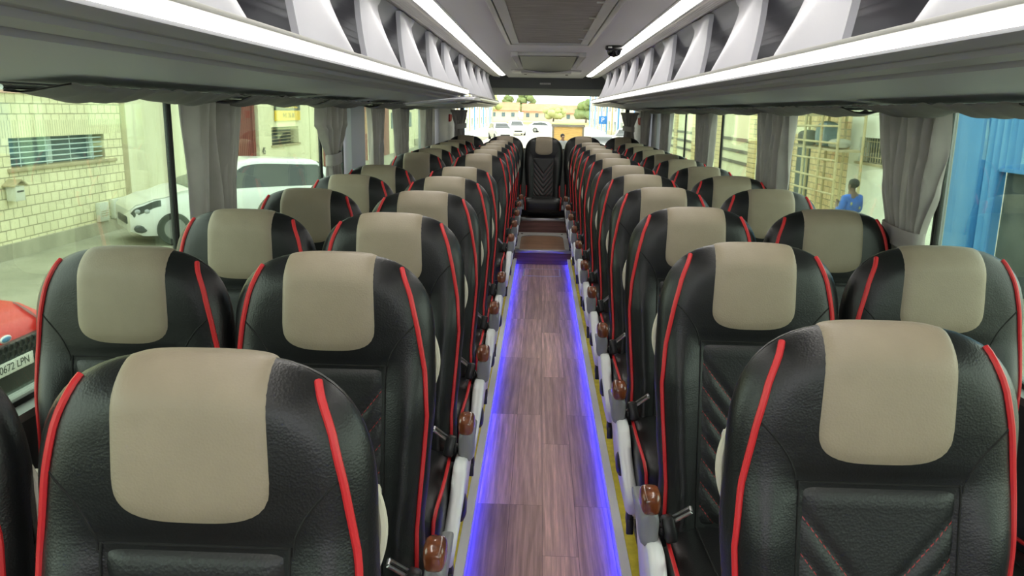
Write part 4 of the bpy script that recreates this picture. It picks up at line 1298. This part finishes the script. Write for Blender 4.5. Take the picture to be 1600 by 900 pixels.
# ------------------------------------------------------------------ cars
def car(name, loc_, rz, L, W, Ht, prof, paint, label, detail=0, cabin=None):
    """car points along -y of its own axes; prof: list (t, z belt, z roof, half width factor), t 0 nose .. 1 tail"""
    e = empty(name, loc_, rz); tag(e, label, 'car')
    m = MB(); rings = []
    N = 40
    def at(t):
        zb = interp([(p[0], p[1]) for p in prof], t); zr = interp([(p[0], p[2]) for p in prof], t); k = interp([(p[0], p[3]) for p in prof], t)
        return zb, zr, k
    cab = cabin
    def sec(t):
        zb, zr, k = at(t); y = -L / 2 + L * t; w = W / 2 * k
        bot = .20 + .10 * (ss(.06, 0, t) + ss(.95, 1, t))
        rw = lerp(w * .985, w * .76, ss(0.05, .45, zr - zb))
        return y, w, bot, zb, zr, rw
    for i in range(N + 1):
        t = i / N
        y, w, bot, zb, zr, rw = sec(t)
        mid = lerp(bot, zb, .5)
        half = [(w * .90, bot), (w * .985, lerp(bot, zb, .25)), (w, mid), (w * .985, zb - .04), (w * .96, zb), (lerp(w * .95, rw, .5), lerp(zb, zr, .5)), (rw, lerp(zb, zr, .93)), (rw * .86, zr), (rw * .45, zr + .012)]
        ring = [(x, y, z) for x, z in half] + [(-x, y, z) for x, z in reversed(half)]
        rings.append([m.bm.verts.new(p) for p in ring])
    n = len(rings[0])
    for a, b in zip(rings, rings[1:]):
        for k in range(n): m.bm.faces.new([a[k], a[(k + 1) % n], b[(k + 1) % n], b[k]])
    m.bm.faces.new(rings[0]); m.bm.faces.new(list(reversed(rings[-1])))
    m.build('body', paint, e, angle=50)
    # side glass and screens
    t0, t1, t2, t3 = cab          # windscreen foot, roof front, roof rear, rear foot
    for sx in (-1, 1):
        m = MB()
        def sg(u, v):
            t = lerp(lerp(t0 + .035, t1 + .02, v), lerp(t3 - .04, t2 + .01, v), u)
            y, w, bot, zb, zr, rw = sec(t)
            zz = lerp(zb + .03, zr - .09, v)
            f = (zz - zb) / max(.05, zr - zb)
            x = lerp(w * .955, rw, min(1, f * 1.05)) + .008
            return Vector((sx * x, y, zz))
        m.grid(sg, 20, 5); m.build('side_window', M['car_glass'], e, angle=70)
    for (a, b, nm) in ((t0, t1, 'windscreen'), (t3, t2, 'rear_screen')):
        m = MB()
        def ws(u, v):
            t = lerp(a, b, .08 + .84 * v)
            y, w, bot, zb, zr, rw = sec(t)
            x = (u - .5) * 2 * rw * .84
            return Vector((x, y + (-.012 if nm == 'windscreen' else .012), zr + .016 + .01 * (1 - (2 * u - 1) ** 2)))
        m.grid(ws, 10, 6); m.build(nm, M['car_glass'], e, angle=70)
    for t in (.18, .80):
        for sx in (-1, 1):
            y = -L / 2 + L * t
            m = MB(); m.lathe([(.20, -.09), (.31, -.10), (.33, -.06), (.33, .06), (.31, .10), (.21, .09)], (sx * (W / 2 - .09), y, .33), 24, (0, PI / 2, 0))
            wh = m.build('wheel', M['tyre'], e)
            m = MB(); m.lathe([(.05, -.0), (.20, 0), (.21, .02), (.06, .03)], (sx * (W / 2 - .005), y, .33), 20, (0, sx * PI / 2, 0))
            m.build('hub', M['hub'], wh)
    y, w, bot, zb, zr, rw = sec(.03)
    if detail < 2:
        for sx in (-1, 1):
            m = MB()
            def hlf(u, v):
                t = lerp(.005, .13, u); yy, ww, bb, zb_, zr_, rw_ = sec(t)
                zt_ = zb_ - .03; z = lerp(zt_ - .17 + .06 * u, zt_ - .01 + .02 * u, v)
                return Vector((sx * (ww * (.985) + .008), yy - .004, z))
            m.grid(hlf, 8, 4)
            def hl2(u, v):
                yy, ww, bb, zb_, zr_, rw_ = sec(.004)
                return Vector((sx * lerp(ww * .60, ww * .99, u), yy - .012, lerp(zb_ - .17, zb_ - .05, v)))
            m.grid(hl2, 4, 3)
            hl_ = m.build('headlight', M['lamp_dark'] if detail else M['lampglass'], e)
            if detail:
                m = MB()
                for k in range(2):
                    yy, ww, *_ = sec(.03 + .04 * k); m.ball((sx * (ww * .985 + .012), yy, sec(.03)[3] - .12), (.02, .055, .045), 2)
                m.build('lens', M['lampglass'], hl_)
                m = MB()
                yy, ww, bb, *_ = sec(.03); m.ball((sx * ww * .97, yy + .05, .36), (.03, .14, .09), 2)
                m.build('fog_lamp', M['lamp_dark'], e)
        m = MB(); m.box((0, -L / 2 - .008, .50), (W * .5, .03, .14), .01); m.build('grille', M['black_plastic'], e)
    # rear lamps
    for sx in (-1, 1):
        m = MB(); m.box((sx * W * .40, L / 2 + .002, sec(1.0)[3] - .12), (.16, .04, .20), .01); m.build('tail_lamp', M['red_box'], e)
    # doors' mirror
    for sx in (-1, 1):
        y, w, bot, zb, zr, rw = sec(t0 + .08)
        m = MB(); m.ball((sx * (w + .09), y, zb + .08), (.09, .05, .06), 2); m.build('mirror', paint, e)
    return e
MPV = [(0, .70, .72, .80), (.03, .82, .84, .90), (.12, .93, .95, .97), (.25, 1.02, 1.10, 1.0), (.30, 1.04, 1.22, 1.0), (.45, 1.05, 1.58, 1.0), (.60, 1.06, 1.66, 1.0), (.88, 1.06, 1.62, .99), (.95, 1.04, 1.45, .97), (1, .95, 1.0, .93)]
HATCH = [(0, .66, .68, .82), (.03, .78, .80, .92), (.12, .86, .89, .98), (.28, .93, .99, 1.0), (.33, .94, 1.08, 1.0), (.48, .95, 1.40, 1.0), (.62, .95, 1.46, 1.0), (.84, .96, 1.40, .99), (.94, .95, 1.18, .97), (1, .90, .93, .93)]
ang = math.atan2(2.6, 3.4)
# nose of the white car points at (-3.4,-2.6)
car('parked_car', (-6.75, 17.2, G), math.atan2(-3.4, 2.6) , 4.35, 1.82, 1.66, MPV, M['car_white'], 'white car parked nose towards the concrete wall, left of the coach', 1, (.24, .50, .90, .985))
rc_ = car('parked_car', (-6.62, 6.42, G), PI / 2, 4.1, 1.75, 1.46, HATCH, M['car_red'], 'red car with a dark honeycomb grille, close outside the left window', 2, (.29, .50, .84, .96))
# red car front: grille, plate, headlamps, badge (nose at local y = -2.05)
m = MB(); m.prism([(-.60, .72), (.60, .72), (.66, .62), (.58, .50), (-.58, .50), (-.66, .62)], 'y', -2.085, -2.0, bevel=.006); gr = m.build('grille', M['black_plastic'], rc_)
m = MB()
for i in range(16):
    for j in range(4):
        cx = -.555 + .074 * i + (.037 if j % 2 else 0); cz = .525 + .055 * j
        if abs(cx) > .60: continue
        pts = [(cx + .036 * math.cos(PI / 6 + PI / 3 * k), -2.088, cz + .034 * math.sin(PI / 6 + PI / 3 * k)) for k in range(7)]
        m.tube(pts, .005, 5)
m.build('honeycomb', M['frame_metal'], gr)
m = MB(); m.box((0, -2.102, .535), (.52, .012, .11), .003); pl = m.build('number_plate', M['plate'], rc_)
text('lettering', '0672 LPN', .095, M['plate_ink'], pl, (0, -2.109, .535), (PI / 2, 0, 0), .001, sx=1.05)
m = MB(); m.prism([(-.66, .50), (.66, .50), (.70, .30), (.5, .22), (-.5, .22), (-.70, .30)], 'y', -2.09, -1.98, bevel=.008); m.build('lower_intake', M['black_plastic'], rc_)
m = MB(); m.box((0, -2.10, .27), (1.0, .02, .05), .006); m.build('lower_strip', M['frame_light'], rc_)
m = MB(); m.ball((0, -2.055, .765), (.075, .014, .034), 3); bd = m.build('badge', M['sign_white'], rc_)
m = MB(); m.ball((0, -2.062, .765), (.062, .012, .024), 3); m.build('badge_centre', simple('badge_blue', (.10, .28, .50), .3), bd)
for sx in (-1, 1):
    m = MB()
    def hlm(u, v):
        x = sx * lerp(.50, .80, u); y = lerp(-2.05, -1.62, u ** 1.4); z = lerp(.68 + .10 * u, .80 + .10 * u, v)
        return Vector((x, y - .03 + .05 * v, z))
    m.grid(hlm, 12, 5); m.build('headlight', M['lampglass'], rc_, angle=70)
# street cars behind
car('parked_car', (-4.0, 80, G), R(14), 4.6, 1.85, 1.7, MPV, M['car_white'], 'white car parked on the left of the street, seen over the rear seats', 0, (.24, .50, .90, .985))
car('parked_car', (-3.0, 97, G), R(8), 4.5, 1.85, 1.7, MPV, M['car_white'], 'further white car behind the first one on the left of the street', 0, (.24, .50, .90, .985))
car('parked_car', (-7.4, 66, G), R(4), 4.4, 1.8, 1.6, MPV, M['car_silver'], 'silver car near the left street building in the rear window', 0, (.24, .50, .90, .985))
car('parked_car', (3.55, 47, G), R(-20), 4.5, 1.85, 1.6, HATCH, M['car_white'], 'white car right of the wooden hoarding in the rear window', 0, (.29, .50, .84, .96))
car('parked_car', (6.3, 60, G), R(-12), 4.5, 1.85, 1.6, MPV, M['car_silver'], 'silver car against the right street building in the rear window', 0, (.24, .50, .90, .985))
car('parked_car', (.6, 112, G), R(80), 4.4, 1.8, 1.5, HATCH, M['car_white'], 'distant white car across the road above the centre rear seat', 0, (.29, .50, .84, .96))

# wooden hoarding
hd = empty('wooden_hoarding', (1.22, 38, G)); tag(hd, 'freestanding wooden board panel with a dark frame behind the coach', 'hoarding')
m = MB(); m.box((0, 0, 1.12), (1.36, .06, 2.0)); m.build('boards', M['hoard_wood'], hd)
m = MB(); m.box((0, -.02, 2.14), (1.56, .14, .12)); m.box((-.70, -.02, 1.06), (.08, .1, 2.12)); m.box((.70, -.02, 1.06), (.08, .1, 2.12)); m.build('frame', M['hoard_frame'], hd)

# houses beyond the field
def house(x, y, w, d, h, label, rz=0):
    e = empty('house', (x, y, G), rz); tag(e, label, 'house', 'red-roofed houses beyond the field')
    m = MB(); m.box((0, 0, h / 2), (w, d, h)); m.build('wall', M['house_wall'], e, smooth=False)
    m = MB(); m.prism([(-d / 2 - .6, h), (0, h + 2.4), (d / 2 + .6, h), (d / 2 + .6, h - .3), (-d / 2 - .6, h - .3)], 'x', -w / 2 - .5, w / 2 + .5); m.build('roof', M['roof_tile'], e, smooth=False)
    for k in range(int(w / 3)):
        m = MB(); m.box((-w / 2 + 1.5 + 3 * k, -d / 2 - .03, h * .55), (1.1, .08, 1.3)); m.build('window', M['win_blue'], e, smooth=False)
house(-12, 262, 9, 9, 3.2, 'low red-roofed house farthest left beyond the grass field')
house(-.5, 272, 11, 10, 3.0, 'wide red-roofed house left of centre beyond the field')
house(10.8, 258, 9, 9, 2.6, 'red-roofed house right of centre beyond the field', R(6))
house(22.5, 264, 10, 9, 3.4, 'red-roofed house farthest right beyond the field')
def tree(x, y, r_, h, mat, label, seed):
    rnd = random.Random(seed); random.seed(seed)
    e = empty('tree', (x, y, G)); tag(e, label, 'tree', 'trees beyond the street')
    m = MB(); m.tube([(0, 0, 0), (.1, 0, h * .5)], [.25, .15], 8); m.build('trunk', M['bark'], e)
    m = MB()
    for k in range(26):
        a = rnd.random() * 2 * PI; q = rnd.random() ** .5; z = h * (.35 + .6 * rnd.random())
        rr = r_ * (1 - abs(z / h - .6) * 1.2)
        m.ball((math.cos(a) * q * rr, math.sin(a) * q * rr, z), (r_ * .38, r_ * .38, r_ * .33), 2, .16)
    m.build('crown', mat, e, angle=70)
tree(-11.5, 172, 2.6, 6.2, M['leaf_pale'], 'pale green tree at the left end of the street', 1)
tree(-6.0, 300, 3.2, 9.5, M['leaf'], 'dark green tree rising over the red roofs', 2)
tree(-12.5, 306, 2.4, 8.6, M['leaf'], 'smaller dark green tree left of the one over the roofs', 6)
tree(3.6, 246, 3.2, 4.3, M['leaf_pale'], 'rounded green tree among the red-roofed houses', 3)
tree(12.5, 230, 3.4, 5.2, M['leaf'], 'rounded green tree towards the right of the field', 4)
tree(10.2, 166, 2.0, 5.8, M['leaf'], 'dark conical tree at the right end of the street', 5)

# ------------------------------------------------------------------ people
def skin_mesh(name, chains, mat, parent, root=0, sub=1):
    """chains: dict of vertices name -> (pos, radius); edges list"""
    verts, edges = chains
    names = list(verts); idx = {n: i for i, n in enumerate(names)}
    me = D.meshes.new(name)
    me.from_pydata([verts[n][0] for n in names], [(idx[a], idx[b]) for a, b in edges], [])
    o = D.objects.new(name, me); COL.objects.link(o); o.parent = parent
    md = o.modifiers.new('skin', 'SKIN'); md.use_smooth_shade = True
    sv = me.skin_vertices[0].data
    for n in names:
        r_ = verts[n][1]; r_ = r_ if isinstance(r_, tuple) else (r_, r_)
        sv[idx[n]].radius = r_
    sv[idx[names[root]]].use_root = True
    s2 = o.modifiers.new('sub', 'SUBSURF'); s2.levels = sub; s2.render_levels = sub
    me.materials.append(mat)
    return o
def person(loc_, rz, Ht, shirt, trousers, label, arm='down'):
    k = Ht / 1.75
    e = empty('person', loc_, rz); tag(e, label, 'person')
    def S(d): return {n: (tuple(c * k for c in p), (r * k if not isinstance(r, tuple) else tuple(q * k for q in r))) for n, (p, r) in d.items()}
    V = {'pelvis': ((0, 0, .95), (.15, .10)), 'waist': ((0, 0, 1.10), (.135, .09)), 'chest': ((0, .01, 1.30), (.155, .105)), 'collar': ((0, .015, 1.43), (.10, .08)),
         'neck': ((0, .005, 1.51), .055), 'jaw': ((0, -.02, 1.575), (.062, .068)), 'head': ((0, 0, 1.65), (.078, .095)), 'crown': ((0, .01, 1.715), (.058, .07)),
         'nose': ((0, -.105, 1.62), .013)}
    E_ = [('pelvis', 'waist'), ('waist', 'chest'), ('chest', 'collar'), ('collar', 'neck'), ('neck', 'jaw'), ('jaw', 'head'), ('head', 'crown'), ('head', 'nose')]
    for s, n in ((-1, 'L'), (1, 'R')):
        V['sh' + n] = ((s * .175, .01, 1.41), .06)
        if arm == 'down':
            el, wr = (s * .24, .03, 1.12), (s * .23, -.09, .90)
        else:
            el, wr = (s * .25, -.02, 1.14), (s * .10, -.26, 1.22)
        V['el' + n] = (el, .042); V['wr' + n] = (wr, .028)
        d = Vector((0, -.25, -.97)) if arm == 'down' else Vector((-s * .5, -.5, .5)).normalized()
        pm = Vector(wr) + d * .075
        V['palm' + n] = (tuple(pm), (.036, .018))
        side = Vector((0, 1, 0)) if arm == 'down' else Vector((0, 0, 1))
        E_ += [('collar', 'sh' + n), ('sh' + n, 'el' + n), ('el' + n, 'wr' + n), ('wr' + n, 'palm' + n)]
        for q in range(4):
            b = pm + side * (.024 - .016 * q) + d * .03
            ln = (.066, .076, .070, .054)[q]
            V['f%d%s' % (q, n)] = (tuple(b + d * ln * .5), .0085); V['g%d%s' % (q, n)] = (tuple(b + d * ln + Vector((-s * .018, -.01, 0))), .0075)
            E_ += [('palm' + n, 'f%d%s' % (q, n)), ('f%d%s' % (q, n), 'g%d%s' % (q, n))]
        V['th' + n] = (tuple(Vector(wr) + d * .05 + Vector((-s * .01, -.045, .0))), .010)
        E_ += [('wr' + n, 'th' + n)]
        V['hip' + n] = ((s * .10, 0, .88), .095); V['kn' + n] = ((s * .11, -.02, .50), .060); V['an' + n] = ((s * .11, .02, .10), .042); V['toe' + n] = ((s * .12, -.14, .035), (.04, .03))
        E_ += [('pelvis', 'hip' + n), ('hip' + n, 'kn' + n), ('kn' + n, 'an' + n), ('an' + n, 'toe' + n)]
    skin_mesh('body', (S(V), E_), M['skin'], e)
    g = 1.17
    T = {n: (V[n][0], tuple(c * g for c in V[n][1]) if isinstance(V[n][1], tuple) else V[n][1] * g) for n in ('pelvis', 'waist', 'chest', 'collar')}
    T['neck'] = ((0, .008, 1.485), .066)
    TE = [('pelvis', 'waist'), ('waist', 'chest'), ('chest', 'collar'), ('collar', 'neck')]
    for n in 'LR':
        T['sh' + n] = (V['sh' + n][0], .078); T['el' + n] = (V['el' + n][0], .058); T['mid' + n] = (tuple(lerp(a, b, .75) for a, b in zip(V['el' + n][0], V['wr' + n][0])), .044)
        TE += [('collar', 'sh' + n), ('sh' + n, 'el' + n), ('el' + n, 'mid' + n)]
    skin_mesh('jacket', (S(T), TE), shirt, e)
    T = {'pelvis': (V['pelvis'][0], (.165, .115))}; TE = []
    for n in 'LR':
        for p, r_ in (('hip', .108), ('kn', .078), ('an', .06)): T[p + n] = (V[p + n][0], r_)
        TE += [('pelvis', 'hip' + n), ('hip' + n, 'kn' + n), ('kn' + n, 'an' + n)]
    skin_mesh('trousers', (S(T), TE), trousers, e)
    m = MB()
    m.ball((0, .022 * k, 1.678 * k), (.092 * k, .104 * k, .092 * k), 3, .02)
    for v in m.bm.verts:
        if v.co.y < -.04 * k and v.co.z < 1.70 * k: v.co.y = -.04 * k
    m.build('hair', M['hair'], e)
    m = MB()
    for s in (-1, 1):
        m.ball((s * .084 * k, .012 * k, 1.63 * k), (.012 * k, .022 * k, .032 * k), 2)
    m.build('ear', M['skin'], e)
    m = MB()
    for s in (-1, 1): m.ball((s * .030 * k, -.083 * k, 1.645 * k), (.011 * k, .007 * k, .008 * k), 2)
    m.build('eye', M['sign_white'], e)
    m = MB(); m.ball((0, -.082 * k, 1.575 * k), (.026 * k, .008 * k, .007 * k), 2); m.build('mouth', simple('lips', (.20, .08, .07), .5), e)
    return e
p1 = person((5.55, 14.55, G), R(205), 1.66, M['shirt_blue'], M['trousers'], 'person in a blue patterned jacket standing outside by the scaffold, right side', 'up')
m = MB(); m.ball((.10, .105, 1.24), (.025, .016, .035), 2); m.ball((-.11, .10, 1.16), (.02, .016, .028), 2); m.build('jacket_patch', M['patch_yellow'], p1)
person((.93, 36.2, G), R(20), 1.80, M['shirt_grey'], M['trousers_tan'], 'person in a grey top standing before the wooden hoarding behind the coach', 'down')

# ------------------------------------------------------------------ light
wd = D.worlds.new('World'); SC.world = wd; wd.use_nodes = True
nt = wd.node_tree; bg = nt.nodes['Background']
sky = nt.nodes.new('ShaderNodeTexSky'); sky.sky_type = 'HOSEK_WILKIE'
sky.turbidity = 9.0; sky.ground_albedo = .4; sky.sun_direction = (.3, -.3, .9)
mx = nt.nodes.new('ShaderNodeMix'); mx.data_type = 'RGBA'; mx.inputs[0].default_value = .88
nt.links.new(sky.outputs[0], mx.inputs[6]); mx.inputs[7].default_value = (.96, .98, 1.0, 1)
nt.links.new(mx.outputs[2], bg.inputs['Color']); bg.inputs['Strength'].default_value = 4.2

# ------------------------------------------------------------------ camera
F = 1250.0
cam = D.cameras.new('camera'); co = D.objects.new('camera', cam); COL.objects.link(co)
cam.sensor_fit = 'HORIZONTAL'; cam.sensor_width = 36.0; cam.lens = 36.0 * F / 1600.0
cam.clip_start = .05; cam.clip_end = 1500
roll = R(1.0)
vx, vy = 46.0, 275.0
ux = vx * math.cos(roll) - vy * math.sin(roll); uy = vx * math.sin(roll) + vy * math.cos(roll)
th = math.atan(uy / F); ps = math.atan(ux / F * math.cos(th))
co.location = (-.04, 0, 1.489)
base = Matrix.Rotation(ps, 4, 'Z') @ Matrix.Rotation(PI / 2 - th, 4, 'X') @ Matrix.Rotation(roll, 4, 'Z')
co.rotation_euler = base.to_euler()
SC.camera = co
vs = SC.view_settings
vs.view_transform = 'Standard'; vs.look = 'None'; vs.gamma = 1.0; vs.use_curve_mapping = False
vs.exposure = 0.0
SC.cycles.max_bounces = 8; SC.cycles.transparent_max_bounces = 12
SC.cycles.sample_clamp_indirect = 6.0
try: SC.cycles.use_denoising = True
except Exception: pass
